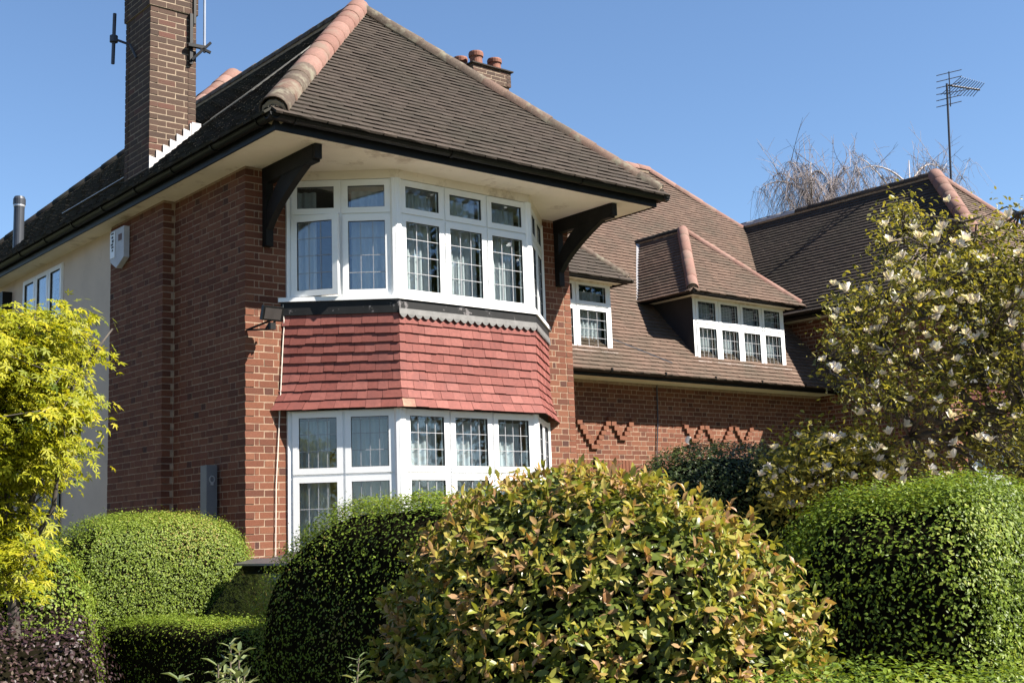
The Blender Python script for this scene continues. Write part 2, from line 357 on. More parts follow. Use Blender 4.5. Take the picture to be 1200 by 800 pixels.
def facet(part, O, u, n, L, cols, rows, border=.075, lead=None, open_cell=None, glass='glass', mull=.0):
    """glazed wall facet. O base point (z ignored), u, n unit; cols number of lights; rows list of (z0,z1,(leadx,leadz))"""
    O = np.array([O[0], O[1], 0.]); u = unit(u); n = unit(n)
    z0, z1 = rows[0][0], rows[-1][1]
    def pt(a, o, z): return O+u*a+n*o+Z_*z
    def bx(m, a0, a1, o0, o1, zz0, zz1): m.obox(pt((a0+a1)/2, (o0+o1)/2, (zz0+zz1)/2), (u*(a1-a0)/2, n*(o1-o0)/2, Z_*(zz1-zz0)/2))
    def ring(m, a0, a1, zz0, zz1, wd, o0, o1):
        bx(m, a0, a0+wd, o0, o1, zz0, zz1); bx(m, a1-wd, a1, o0, o1, zz0, zz1); bx(m, a0+wd, a1-wd, o0, o1, zz0, zz0+wd); bx(m, a0+wd, a1-wd, o0, o1, zz1-wd, zz1)
    fr = MB(); cw = (L-2*mull)/cols
    bx(fr, 0, .03+mull, -.07, -.001, z0, z1); bx(fr, L-.03-mull, L, -.07, -.001, z0, z1)
    for i in range(1, cols): bx(fr, mull+cw*i-.022, mull+cw*i+.022, -.07, -.002, z0, z1)
    for (a, b, _) in rows[1:]: bx(fr, .03, L-.03, -.068, -.003, a-.022, a+.022)
    bx(fr, .03, L-.03, -.068, -.003, z0, z0+.03); bx(fr, .03, L-.03, -.068, -.003, z1-.03, z1)
    fr.build('window_frame', MT['white'], part)
    for i in range(cols):
        for j, (a, b, ld) in enumerate(rows):
            a0, a1, b0, b1 = mull+cw*i+.012, mull+cw*(i+1)-.012, a+.012, b-.012
            wd = border-.012
            objs = []
            m = MB(); ring(m, a0, a1, b0, b1, wd, -.05, .014); objs.append(m.build('sash', MT['white'], part))
            m = MB(); ring(m, a0+wd-.004, a1-wd+.004, b0+wd-.004, b1-wd+.004, .009, -.02, .004); objs.append(m.build('gasket', MT['rubber'], part))
            m = MB(); bx(m, a0+wd, a1-wd, -.012, -.006, b0+wd, b1-wd); objs.append(m.build('glass_pane', MT[glass], part))
            if ld:
                m = MB(); nx, nz = ld; w2 = a1-a0-2*wd; h2 = b1-b0-2*wd
                for q in range(1, nx): bx(m, a0+wd+w2*q/nx-.0035, a0+wd+w2*q/nx+.0035, -.006, -.003, b0+wd, b1-wd)
                for q in range(1, nz): bx(m, a0+wd, a1-wd, -.006, -.0025, b0+wd+h2*q/nz-.0035, b0+wd+h2*q/nz+.0035)
                objs.append(m.build('leading', MT['came'], part))
            if open_cell == (i, j):
                piv = pt(a0, 0, b0); Rm = Matrix.Translation(Vector(piv)) @ Matrix.Rotation(open_ang, 4, 'Z') @ Matrix.Translation(-Vector(piv))
                for o in objs: o.matrix_local = Rm
def curtain(O, u, n, a0, a1, z0, z1, off, label, per=.085, amp=.022, seed=0):
    r = random.Random(seed); O = np.array([O[0], O[1], 0.]); u = unit(u); n = unit(n); N = max(8, int((a1-a0)/per*8)); m = MB(); vs = []; ph = 0
    for i in range(N+1):
        ph += 2*pi/8*(1+.35*r.uniform(-1, 1)); a = a0+(a1-a0)*i/N; o = off+amp*sin(ph)
        vs += [tuple(O+u*a+n*o+Z_*z0), tuple(O+u*a+n*(off+amp*.7*sin(ph+.4))+Z_*z1)]
    m.add(vs, [(2*i, 2*i+2, 2*i+3, 2*i+1) for i in range(N)])
    o = m.build('net_curtain', MT['net'], None, smooth=True, recalc=False); return tag(o, label, 'curtain', 'net curtains in the house windows')
open_ang = radians(-12)

# ================================================================== the house
house = empty('brick_house'); tag(house, 'red brick house with steep brown tiled hip roof and white two-storey bay window', 'house')
BK = Pieces('brick'); RT = Pieces('roof_tile', jit=.05)
SOF = 5.574
wall = core('wall', [((.006, .006, 0), (.485, .3, SOF)), ((4.155, .006, 0), (4.604, .3, SOF)), ((.006, .3, 0), (.3, 3.3, SOF)), ((-.13, 1.706, 0), (.006, 3.204, SOF)),
    ((4.3, .3, 0), (4.604, 2.9, SOF)), ((4.604, 2.686, 0), (13.4, 2.95, 4.04)), ((.485, .02, 0), (4.155, .3, .8))], MT['mortar'], house)
rw = core('rendered_wall', [((-.06, 3.3, 0), (.25, 4.98, SOF)), ((-.06, 4.98, 0), (.25, 6.5, 4.25)), ((-.06, 4.98, 5.48), (.25, 6.5, SOF)), ((-.06, 6.5, 0), (.25, 12.5, SOF))], MT['render'], house)
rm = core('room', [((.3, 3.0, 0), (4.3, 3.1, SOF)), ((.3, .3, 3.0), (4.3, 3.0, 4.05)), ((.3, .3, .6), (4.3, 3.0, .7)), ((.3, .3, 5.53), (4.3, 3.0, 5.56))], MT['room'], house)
Yf, Yw = -Y_, 2.68
brick_panel(BK, (0, 0, 0), X_, -Y_, .485, .3, SOF, MT['brick'], wall, quoin=0, vis=1.0)
brick_panel(BK, (4.155, 0, 0), X_, -Y_, .455, .3, SOF, MT['brick'], wall, quoin=None, endq=0, vis=1.0)
brick_panel(BK, (0, 0, 0), Y_, -X_, 1.70, .3, SOF, MT['brick'], wall, quoin=1, vis=.8)
brick_panel(BK, (-.136, 1.70, 0), X_, -Y_, .136, .3, SOF, MT['brick'], wall, quoin=0, vis=0)
brick_panel(BK, (-.136, 1.70, 0), Y_, -X_, 1.51, .3, SOF, MT['brick'], wall, quoin=1, vis=.5)
brick_panel(BK, (4.61, 0, 0), Y_, X_, 2.68, .3, SOF, MT['brick'], wall, quoin=1, vis=0)
brick_panel(BK, (4.61, Yw, 0), X_, -Y_, 8.8, .3, 4.03, MT['brick'], wall, quoin=None, vis=.7, hole=[(2.3, 3.68, 2.53, 2.77)])
# proud zigzag brickwork and soldier course on the wing wall
def zig(x0, depth, ztop=45):
    out = []
    for i in range(depth): out += [(x0+.056*i, ztop-i), (x0+.056*(2*depth-1-i), ztop-i)]
    return out
spots = zig(7.06, 7)+zig(7.80, 5)+zig(9.50, 5)+zig(10.02, 7)+zig(10.80, 5)
for (x, k) in spots:
    c = np.array([x+.05, Yw+.012, k*.075+.0375]); BK.add(c, X_, -Y_, Z_, (.104, .1, .064), MT['brick'], 'brick', wall, random.uniform(.78, .9), .7)
for i in range(18): BK.add(np.array([4.61+2.34+i*.075, Yw-.045+.048, 2.65]), X_, -Y_, Z_, (.064, .1, .215), MT['brick'], 'brick', wall, random.uniform(.45, .99), .7)

# ---- bay windows (used for the house and, mirrored, for its neighbour)
def bay(h, mx, flip, hang_single=True):
    pts = [np.array([mx(x), y]) for x, y in ((.49, 0), (1.40, -.75), (3.29, -.75), (4.15, 0))]
    if flip: pts = pts[::-1]
    def offs(o):                      # offset polyline outwards by o
        segs = [(unit(np.append(pts[i+1]-pts[i], 0))[:2]) for i in range(3)]; nn = [np.array([d[1], -d[0]]) for d in segs]
        out = []
        q0 = pts[0]+nn[0]*o; t = (0-q0[1])/segs[0][1]; out.append(q0+segs[0]*t)
        for i in (1, 2):
            b = unit(np.append(nn[i-1]+nn[i], 0))[:2]; out.append(pts[i]+b*o/(b@nn[i]))
        q3 = pts[3]+nn[2]*o; t = (0-q3[1])/segs[2][1]; out.append(q3+segs[2]*t)
        return out
    def band(m, o0, o1, za, zb, o1b=None):   # ring following the bay plan
        A = offs(o0); B = offs(o1); B2 = offs(o1 if o1b is None else o1b)
        for i in range(3):
            m.hexa([(*A[i], za), (*A[i+1], za), (*B2[i+1], za), (*B2[i], za), (*A[i], zb), (*A[i+1], zb), (*B[i+1], zb), (*B[i], zb)])
    frs = []
    for (nm, zb, zt, rows, cols) in (('bay_window', 4.19, 5.48, [(4.19, 5.09, (3, 4)), (5.09, 5.48, None)], (2, 3, 2)), ('bay_window', .8, 2.985, [(.8, 2.31, (4, 5)), (2.31, 2.985, (4, 3))], (2, 3, 2))):
        m = MB(); up = zb > 3; plist = []
        m.box((min(pts[0][0], pts[3][0])+.0, -.02, zb-.02), (max(pts[0][0], pts[3][0]), .02, zb)) if False else None
        for i in (1, 2):                                   # corner posts
            for da in (-.034, .034):
                dv = unit(np.append(pts[i+1]-pts[i], 0)) if da > 0 else unit(np.append(pts[i-1]-pts[i], 0))
                c = np.append(pts[i], 0)+dv*.03; m.lathe((c[0], c[1], zb), [(.034, 0), (.034, zt-zb)], 10)
            c = pts[i]; m.lathe((c[0], c[1], zb), [(.032, 0), (.032, zt-zb)], 10); plist.append(m); m = MB()
        for i in (0, 3):
            s = 1 if (i == 0) else -1; dv = (pts[1]-pts[0]) if i == 0 else (pts[2]-pts[3]); dv = dv/np.linalg.norm(dv); c = pts[i]+dv*.02
            m.obox((c[0], c[1]+.02, (zb+zt)/2), (np.array([.022, 0, 0]), np.array([0, .03, 0]), Z_*(zt-zb)/2)); plist.append(m); m = MB()
        m = MB(); band(m, -.08, .065 if up else .08, zb-.045, zb); part = m.build(nm, MT['white'], h, smooth=False); [q.build('post', MT['white'], part) for q in plist]
        if up: m = MB(); band(m, -.08, .012, zt, SOF-.001); m.build('frieze', MT['cream'], part)
        for f in range(3):
            a, b = pts[f], pts[f+1]; d = unit(np.append(b-a, 0)); n = np.array([d[1], -d[0], 0]); L = np.linalg.norm(b-a); ml = .045
            oc = (0, 0) if (up and f == 0 and not flip) else None
            facet(part, a+d[:2]*ml, d, n, L-2*ml, cols[f], rows, open_cell=oc, glass='glass_sky' if f == 0 and up else 'glass')
            if not flip: frs.append((up, f, a, d, n, L))
    m = MB(); band(m, -.1, .045, 4.0, 4.144); bp = m.build('apron_board', MT['blackpaint'], h)
    m = MB(); A = offs(-.1); B = offs(.0)
    m.prism([(*p, 0) for p in B]+[(*p, 0) for p in ()], (0, 0, 3.0), (0, 0, 4.12)); back = m.build('bay_apron', MT['deck'], h)
    # scalloped lead flashing
    m = MB()
    for f in ((1, 2) if not flip else (0, 1)):
        a, b = offs(.05)[f], offs(.05)[f+1]; L = np.linalg.norm(b-a); d = (b-a)/L; n = np.array([d[1], -d[0]]); N = int(L/.1)
        for i in range(N):
            p0, p1 = a+d*L*i/N, a+d*L*(i+1)/N
            q = [(*p0, 4.045), (*p1, 4.045)]+[(*(p1+(p0-p1)*t+n*.006), 3.985-.04*sin(pi*t)+random.uniform(-.004, .004)) for t in (0, .25, .5, .75, 1)]
            m.prism(q, (0, 0, 0), (n[0]*.004, n[1]*.004, 0))
    m.build('lead_flashing', MT['lead'], back)
    # hanging tiles with a flared foot
    def off(z): return .022+.085*max(0, (3.42-z)/.42)**2
    for k in range(10):
        zb, zt = 2.99+.1*k, 2.99+.1*k+.128
        for f in range(3):
            a0, b0 = offs(off(zb)+.02)[f], offs(off(zb)+.02)[f+1]; a1, b1 = offs(off(zt)+.003)[f], offs(off(zt)+.003)[f+1]
            L = np.linalg.norm(b0-a0); d = (b0-a0)/L; n = np.array([d[1], -d[0]]); p = 0.0; first = True
            while p < L-.01:
                wd = .165*(random.choice((1, 1, 1, .66)) if not first else (.5 if k % 2 else 1)); q = min(L, p+wd); first = False
                if L-q < .05: q = L
                t0, t1 = p/L, q/L; g = .0015; th = .013; jz = random.uniform(-.005, .005); jo = random.uniform(0, .005)
                e0, e1 = a0+(b0-a0)*t0+d*g+n*jo, a0+(b0-a0)*t1-d*g+n*jo; h0, h1 = a1+(b1-a1)*t0+d*g, a1+(b1-a1)*t1-d*g; nn = n*th
                m = MB(); z0 = zb+jz+random.uniform(-.002, .002); z0b = zb+jz+random.uniform(-.002, .002)
                m.hexa([(*(e0-nn), z0), (*(e1-nn), z0b), (*e1, z0b), (*e0, z0), (*(h0-nn), zt), (*(h1-nn), zt), (*h1, zt), (*h0, zt)])
                o = m.build('hanging_tile', MT['hang'], back); rn = 1.0 if (k == 0 and f == 1 and p == 0 and not flip) else min(.86, max(.02, random.gauss(.48, .24))); o.color = (rn, rn, rn, 1)
                p = q
    return frs
frs = bay(house, lambda x: x, False)
names = {True: 'upper', False: 'lower'}; side = ['left angled', 'front', 'right angled']
for (up, f, a, d, n, L) in frs:
    z0, z1 = (4.2, 5.45) if up else (.85, 2.95)
    if f == 0: segs = [(.08, .42), (.62, L-.15)] if not up else [(.10, .30), (.68, L-.1)]
    elif f == 1: segs = [(.16, .58), (.76, 1.2), (1.36, 1.78)]
    else: segs = [(.3, .8)]
    for q, (s0, s1) in enumerate(segs):
        curtain(a, d, n, s0, s1, z0, z1-.06, -.16, f'white pleated net curtain behind {side[f]} pane {["nearest the corner post", "in the middle light", "at the far light"][q]} of {names[up]} bay', seed=q+f*5+up*20)

# ---- brackets under the eaves
def bracket(xc):
    w_ = .044; m = MB()
    m.box((xc-w_, -1.03, 5.40), (xc+w_, -.0, SOF-.002)); m.box((xc-w_+.004, -1.075, 5.42), (xc+w_-.004, -1.03, SOF-.004)); m.box((xc-w_+.002, -.085, 4.72), (xc+w_-.002, -.001, 5.40))
    A = []; B = []
    for i in range(9):
        t = i/8; y = -.02-.9*t**1.25; z = 4.74+.68*t**.72
        A.append((y, z)); B.append((y*.80+.0, min(5.41, z+.20)))
    for i in range(8):
        m.hexa([(xc-w_+.006, *A[i]), (xc+w_-.006, *A[i]), (xc+w_-.006, *A[i+1]), (xc-w_+.006, *A[i+1]), (xc-w_+.006, *B[i]), (xc+w_-.006, *B[i]), (xc+w_-.006, *B[i+1]), (xc-w_+.006, *B[i+1])])
    m.build('eaves_bracket', MT['timber'], house)
bracket(.245); bracket(4.40)

# ---- soffit, fascia, gutters
EZ = 5.74
m = MB()
for a, b in ((-.32, 1.40), (1.403, 3.29), (3.293, 4.95)): m.box((a, -1.22, SOF), (b, -.0, SOF+.02))
m.box((-.32, .003, SOF), (.3, 4.2, SOF+.02)); m.box((-.32, 4.203, SOF), (.3, 12.6, SOF+.02)); m.box((.303, .003, SOF+.001), (4.95, 3.2, SOF+.02))
m.build('soffit', MT['cream'], house)
m = MB(); m.box((-.34, -1.24, SOF-.012), (4.97, -1.22, EZ-.02)); m.box((-.34, -1.219, SOF-.012), (-.32, 12.6, EZ-.02)); m.box((4.95, -1.219, SOF-.012), (4.97, 3.2, EZ-.02)); m.build('fascia', MT['black'], house)
gutter(house, (-.46, -1.30, 5.69), (5.09, -1.30, 5.69), (0, -1, 0), brackets=1.9)
gutter(house, (-.40, -1.36, 5.69), (-.40, 12.6, 5.69), (-1, 0, 0), brackets=.95)
gutter(house, (5.03, -1.36, 5.69), (5.03, 3.2, 5.69), (1, 0, 0), brackets=2)

# ---- main roof
x0, x1, y0, xa, ya, za = -.42, 5.05, -1.32, 2.40, 1.45, 8.44
deck = MB()
RY, RZ, RX0, RX1 = 7.0, 9.50, 3.5, 13.6; PWy, PWz, PWs = 2.12, 4.14, 1.1
dz = np.array([0, 0, -.025])
def dk(*p): deck.add([np.array(q)+dz for q in p], [tuple(range(len(p)))])
dk((x0, y0, EZ), (x1, y0, EZ), (xa, ya, za)); dk((x0, y0, EZ), (xa, ya, za), (xa, 6.05, za), (RX0, RY, RZ), (x0, 10.95, EZ))
dk((x1, y0, EZ), (x1, 3.6, EZ), (xa, 6.05, za), (xa, ya, za)); dk((4.5, PWy, PWz), (13.5, PWy, PWz), (13.5, 3.6, PWz+PWs*1.48), (15.4, 5.9, PWz+PWs*3.78), (RX1, RY, RZ), (RX0, RY, RZ), (xa, 6.05, za), (4.5, 3.9, PWz+PWs*1.78))
dk((RX0, RY, RZ), (RX1, RY, RZ), (18, 12, 4.2), (x0, 10.95, EZ)); dk((RX1, RY, RZ), (15.4, 5.9, 8.2), (19, 5.9, 5.6), (19, 11, 5.6))
roof = deck.build('roof', MT['deck'], house, recalc=False)
sf = unit((0, ya-y0, za-EZ)); sfl = sqrt((ya-y0)**2+(za-EZ)**2)
roof_tiles(RT, (x0, y0, EZ), X_, sf, sfl, lambda s: (xa-x0)*s/sfl, lambda s: (x1-x0)-(x1-xa)*s/sfl, MT['tile_brown'], roof, vis=1.0)
sL = unit((RX0-x0, 0, RZ-EZ)); sLl = sqrt((RX0-x0)**2+(RZ-EZ)**2)
def l_min(s):
    r = s/sLl*(RX0-x0)
    return (ya-y0)*r/(xa-x0) if r < xa-x0 else 6.05-y0+(r-(xa-x0))*(RY-6.05)/(RX0-xa)
roof_tiles(RT, (x0, y0, EZ), Y_, sL, sLl, l_min, lambda s: (10.95-y0)-(10.95-RY)*s/sLl, MT['tile_dark'], roof, vis=.4)
sR = unit((xa-x1, 0, za-EZ)); sRl = sqrt((xa-x1)**2+(za-EZ)**2)
roof_tiles(RT, (x1, y0, EZ), Y_, sR, sRl, lambda s: (ya-y0)*s/sRl, lambda s: 3.75-y0+(6.05-3.6)*s/sRl, MT['tile_brown'], roof, vis=0)
sW = unit((0, 1, PWs)); sWl = (RY-PWy)*sqrt(1+PWs**2)
def w_min(s):
    z = PWz+s*sW[2]; return 4.62 if z < EZ else (x1-(z-EZ)*(x1-xa)/(za-EZ)-.12 if z < za else xa+(z-za)*(RX0-xa)/(RZ-za))
def w_max(s):
    z = PWz+s*sW[2]
    return 13.36 if z < 5.65 else (13.05+(z-5.65)/1.1+.15 if z < 8.15 else 15.33-(z-8.15)*(15.33-RX1)/(RZ-8.15))
DORM = [(9.68, 12.10), (6.2, 7.72)]
roof_tiles(RT, (0, PWy, PWz), X_, sW, sWl, w_min, w_max, MT['tile_pink'], roof, vis=.7)
hip_line((x0+.05, y0+.05, EZ+.03), (xa, ya, za+.03), .15, MT['hip'], roof, mats=lambda t: MT['hip'] if t > .22 else MT['hip_lichen'])
hip_line((x1-.05, y0+.05, EZ+.03), (xa, ya, za+.03), .125, MT['hip_lichen'], roof)
hip_line((xa, ya, za+.03), (xa, 6.05, za+.03), .12, MT['hip_lichen'], roof, name='ridge_tile')
hip_line((xa, 6.05, za+.02), (RX0, RY, RZ+.03), .16, MT['hip'], roof)
hip_line((RX0, RY, RZ+.03), (RX1, RY, RZ+.03), .13, MT['hip'], roof, name='ridge_tile')
hip_line((15.3, 5.85, 8.18), (RX1, RY, RZ+.03), .12, MT['hip'], roof)
hip_line((x0, 10.95, EZ+.02), (RX0, RY, RZ+.03), .11, MT['tile_dark'], roof)
# wing eaves
m = MB(); m.box((4.62, PWy+.08, 4.02), (13.39, Yw+.1, 4.04)); m.build('wing_soffit', MT['cream'], house)
m = MB(); m.box((4.62, PWy+.06, 4.0), (13.39, PWy+.078, 4.12)); m.build('fascia', MT['black'], house)
gutter(house, (4.62, PWy-.02, 4.10), (13.39, PWy-.02, 4.10), (0, -1, 0), brackets=1.2)

# ---- dormers
def dormer(name, ex0, ex1, wx0, wx1, cols, rows, zt=5.53, zb=4.42, tilemat='tile_pink', yf=2.43, ey=2.15, ez=5.60, slope=1.0, hipmat='hip', cheek=True):
    d = MB(); d.box((wx0, yf, 4.25), (wx0+.06, 5.0, ez-.03)); d.box((wx1-.06, yf, 4.25), (wx1, 5.0, ez-.03)); d.box((wx0+.06, 3.3, 4.25), (wx1-.06, 3.36, ez-.03)); d.box((wx0+.06, yf, 4.2), (wx1-.06, 3.3, zb-.04)); d.box((wx0+.06, yf+.08, zt+.002), (wx1-.06, 3.3, ez-.03))
    dp = d.build(name, MT['cheek'], house)
    facet(dp, (wx0+.001, yf-.002), X_, -Y_, wx1-wx0-.002, cols, rows, border=.07, mull=.05)
    m = MB(); m.box((wx0-.03, yf-.09, zb-.045), (wx1+.03, yf-.004, zb)); m.build('sill', MT['white'], dp)
    m = MB(); m.box((ex0+.06, ey+.06, zt), (ex1-.06, yf-.004, zt+.016)); m.box((wx0-.02, yf-.03, zt-.03), (wx1+.02, yf-.004, zt-.001)); m.box((ex0+.06, yf-.003, zt), (wx0-.001, 3.3, zt+.016)); m.build('soffit', MT['cream'], dp)
    xm = (ex0+ex1)/2; run = xm-ex0; az = ez+slope*run; yv = lambda z: PWy+(z-PWz)/PWs
    q = MB(); e = np.array([0, 0, -.02])
    for p in ([(ex0, ey, ez), (ex1, ey, ez), (xm, ey+run, az)], [(ex0, ey, ez), (xm, ey+run, az), (xm, yv(az)+.1, az), (ex0, yv(ez)+.1, ez)], [(ex1, ey, ez), (ex1, yv(ez)+.1, ez), (xm, yv(az)+.1, az), (xm, ey+run, az)]):
        q.add([np.array(a)+e for a in p], [tuple(range(len(p)))])
    rf = q.build('dormer_roof', MT['deck'], house, recalc=False)
    sl_ = sqrt(1+slope**2)*run; W = ex1-ex0
    roof_tiles(RT, (ex0, ey, ez), X_, (0, 1, slope), sl_, lambda s: run*s/sl_, lambda s: W-run*s/sl_, MT[tilemat], rf, vis=.7)
    roof_tiles(RT, (ex0, ey, ez), Y_, (1, 0, slope), sl_, lambda s: run*s/sl_, lambda s: yv(ez)-ey+(yv(az)-yv(ez))*s/sl_, MT[tilemat], rf, vis=.5)
    roof_tiles(RT, (ex1, ey, ez), Y_, (-1, 0, slope), sl_, lambda s: run*s/sl_, lambda s: yv(ez)-ey+(yv(az)-yv(ez))*s/sl_, MT[tilemat], rf, vis=0)
    hip_line((ex0+.03, ey+.03, ez+.02), (xm, ey+run, az+.03), .105, MT[hipmat], rf); hip_line((ex1-.03, ey+.03, ez+.02), (xm, ey+run, az+.03), .09, MT[hipmat], rf)
    hip_line((xm, ey+run, az+.02), (xm, yv(az)+.1, az+.02), .09, MT['tile_dark'], rf, name='ridge_tile')
    m = MB(); m.bar((ex0, yv(ez)-.04, ez+.01), (xm, yv(az)-.04, az+.03), .09, .012, up=unit((-1, -1, 1.5))); m.build('valley_flashing', MT['leadbright'], rf)
    m = MB(); m.box((ex0+.05, ey+.045, ez-.09), (ex1-.05, ey+.06, ez)); m.box((ex0+.045, ey+.061, ez-.09), (ex0+.06, yv(ez), ez)); m.box((ex1-.06, ey+.061, ez-.09), (ex1-.045, yv(ez), ez)); m.build('fascia', MT['black'], rf)
    gutter(rf, (ex0-.03, ey-.01, ez-.04), (ex1+.03, ey-.01, ez-.04), (0, -1, 0), r=.045, brackets=1.1); gutter(rf, (ex0-.01, ey-.05, ez-.04), (ex0-.01, yv(ez)-.02, ez-.04), (-1, 0, 0), r=.045, brackets=0)
dormer('dormer', 9.40, 12.34, 9.68, 12.12, 4, [(4.42, 5.08, (4, 3)), (5.08, 5.53, (4, 3))])
dormer('dormer', 5.15, 7.92, 6.2, 7.74, 2, [(4.43, 5.14, (3, 4)), (5.14, 5.53, (2, 2))], tilemat='tile_brown', hipmat='hip_lichen')
for i in range(4): curtain((9.68, 2.43), X_, -Y_, .12+.585*i, .55+.585*i, 4.45, 5.45, -.12, f'pleated net curtain behind light {["beside the dark cheek", "second from the dark cheek", "third from the dark cheek", "farthest from the dark cheek"][i]} of the dormer', per=.07, seed=60+i)
curtain((6.2, 2.43), X_, -Y_, .2, 1.45, 4.45, 5.4, -.14, 'pleated net curtain in the small dormer beside the main block', seed=70)
# valley between wing roof and neighbour
m = MB(); m.bar((13.0, 3.46, 5.62), (15.3, 5.85, 8.2), .13, .012, up=unit((-1, -1, 1.8))); m.build('valley_flashing', MT['lead'], roof)
# debris line and moss on the wing roof near the small dormer: a lead soaker
m = MB(); m.bar((7.80, 2.62, 4.72), (8.9, 2.25, 4.32), .03, .02); m.build('roof_cable', MT['darkmetal'], roof)

# ---- chimneys
def stack(name, a, b, z0, z1, over, mat, parent=house, vis=.6, pots=(), bond='stretcher'):
    (x0, y0), (x1, y1) = a, b
    c = core(name, [((x0+.006, y0+.006, z0), (x1-.006, y1-.006, z1))], MT['mortar_grey'], parent)
    for (O, u, n, L, q) in (((x0, y0, 0), X_, -Y_, x1-x0, 0), ((x0, y0, 0), Y_, -X_, y1-y0, 1), ((x1, y0, 0), Y_, X_, y1-y0, None), ((x0, y1, 0), X_, Y_, x1-x0, None)):
        brick_panel(BK, O, u, n, L, z0, z1, mat, c, quoin=q, vis=vis if (n[1] < 0 or n[0] < 0) else 0, bond=bond, hb=.0605)
    zt = z1
    for (h, o) in over:
        zz = math.ceil(zt/.075)*.075
        for (O, u, n, L, q) in (((x0-o, y0-o, 0), X_, -Y_, x1-x0+2*o, 0), ((x0-o, y0-o, 0), Y_, -X_, y1-y0+2*o, 1), ((x1+o, y0-o, 0), Y_, X_, y1-y0+2*o, None), ((x0-o, y1+o, 0), X_, Y_, x1-x0+2*o, None)):
            brick_panel(BK, O, u, n, L, zt, zt+h, mat, c, quoin=q, vis=vis*.5 if n[1] < 0 else 0, bond=bond, hb=.0605)
        m = MB(); m.box((x0-o+.006, y0-o+.006, zt), (x1+o-.006, y1+o-.006, zt+h)); m.build('corbel', MT['mortar_grey'], c); zt += h
    m = MB(); m.box((x0-.07, y0-.07, zt), (x1+.07, y1+.07, zt+.025)); m.build('capping', MT['tile_brown'], c)
    for (px, py, r, h) in pots:
        m = MB(); m.lathe((px, py, zt+.03), [(r*1.05, -.02), (r, .02), (r*.92, h*.5), (r*.94, h*.62), (r*1.1, h*.66), (r*1.13, h*.9), (r*1.05, h), (r*.8, h), (r*.75, h*.3)], 18); m.build('chimney_pot', MT['terracotta'], c, smooth=False)
    return c
st = stack('chimney', (-.137, 2.11), (.462, 2.83), 5.62, 8.10, [(.45, .018)], MT['brick_old'], pots=[(.16, 2.3, .11, .5), (.16, 2.64, .11, .5)])
# stepped flashing on the stack's front
m = MB()
for i in range(7):
    xx = -.137+.086*i; zz = 5.74+.957*(xx+.42)+.03; q = [(xx, 2.095, zz-.05), (xx+.086, 2.095, zz+.032), (xx+.086, 2.095, zz+.15), (xx, 2.095, zz+.17)]; m.prism(q, (0, 0, 0), (0, .012, 0))
m.box((.40, 2.09, 6.55), (.52, 2.108, 6.72)); m.bar((-.13, 2.06, 6.03), (.56, 2.06, 6.69), .1, .01, up=unit((-.7, 0, 1)))
m.build('stepped_flashing', MT['leadbright'], st)
stack('chimney', (8.2, 6.3), (9.08, 7.0), 8.6, 10.275, [(.30, .03)], MT['brick_old'], vis=.4, pots=[(8.40, 6.46, .13, .29), (8.86, 6.46, .13, .25), (8.28, 6.80, .13, .26), (8.2, 7.1, .12, .22)])

# ---- windows and door of the rendered side wall
def side_window(y0, y1, z0, z1, cols):
    m = MB(); m.box((-.085, y0-.05, z0-.06), (-.061, y1+.05, z0)); p = m.build('window', MT['white'], house)
    facet(p, (-.075, y1), -Y_, -X_, y1-y0, cols, [(z0, z1, None)], border=.07, glass='glass_sky'); return p
side_window(4.98, 6.5, 4.25, 5.48, 3)
core('side_room', [((.8, 3.4, 0), (.9, 12, SOF))], MT['room'], house)
dd = MB(); dd.box((-.075, 4.95, .1), (-.061, 5.7, 2.4)); dp = dd.build('side_door', MT['greybox'], house)
m = MB(); m.box((-.09, 4.9, .1), (-.076, 4.97, 2.45)); m.box((-.09, 4.971, 2.38), (-.076, 5.75, 2.45)); m.build('door_frame', MT['black'], dp)
m = MB(); m.box((-.2, 7.02, 4.9), (-.061, 7.3, 5.42)); m.build('vent_box', MT['black'], house)

# ================================================================== the neighbour
nb = empty('neighbouring_house', (13.4, 0, 0)); nb.location = (0, 0, 0)
tag(nb, 'neighbouring brick house with dark brown tiled hip roof behind the magnolia', 'house')
NX0, NX1 = 13.4, 18.01
nw = core('wall', [((NX0+.006, .006, 0), (13.885, .3, SOF)), ((17.525, .006, 0), (NX1-.006, .3, SOF)), ((NX0+.006, .3, 0), (13.7, 5.2, SOF)), ((17.7, .3, 0), (NX1-.006, 6, SOF)), ((13.885, .02, 0), (17.525, .3, .8))], MT['mortar'], nb)
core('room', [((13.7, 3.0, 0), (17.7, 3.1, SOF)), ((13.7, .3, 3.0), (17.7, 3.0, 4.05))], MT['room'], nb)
BN = Pieces('brick')
brick_panel(BN, (NX0, 0, 0), X_, -Y_, .485, .3, SOF, MT['brick'], nw, quoin=0, vis=.6)
brick_panel(BN, (17.525, 0, 0), X_, -Y_, .48, .3, SOF, MT['brick'], nw, quoin=None, vis=.6)
brick_panel(BN, (NX0, 0, 0), Y_, -X_, 4.2, .3, SOF, MT['brick'], nw, quoin=1, vis=1)
bay(nb, lambda x: 18.01-x, True)
RN = Pieces('roof_tile', jit=.05)
nx0, nx1, ny0, nxa, nya, nza, nez = 13.05, 17.85, -1.30, 15.42, 1.10, 8.24, 5.65
q = MB(); e = np.array([0, 0, -.025]); yv = lambda z: PWy+(z-PWz)/PWs
for p in ([(nx0, ny0, nez), (nx1, ny0, nez), (nxa, nya, nza)], [(nx0, ny0, nez), (nxa, nya, nza), (nxa, yv(nza)+.2, nza), (nx0, yv(nez)+.2, nez)], [(nx1, ny0, nez), (nx1, 6, nez), (nxa, 6, nza), (nxa, nya, nza)]):
    q.add([np.array(a)+e for a in p], [tuple(range(len(p)))])
nr = q.build('roof', MT['deck'], nb, recalc=False)
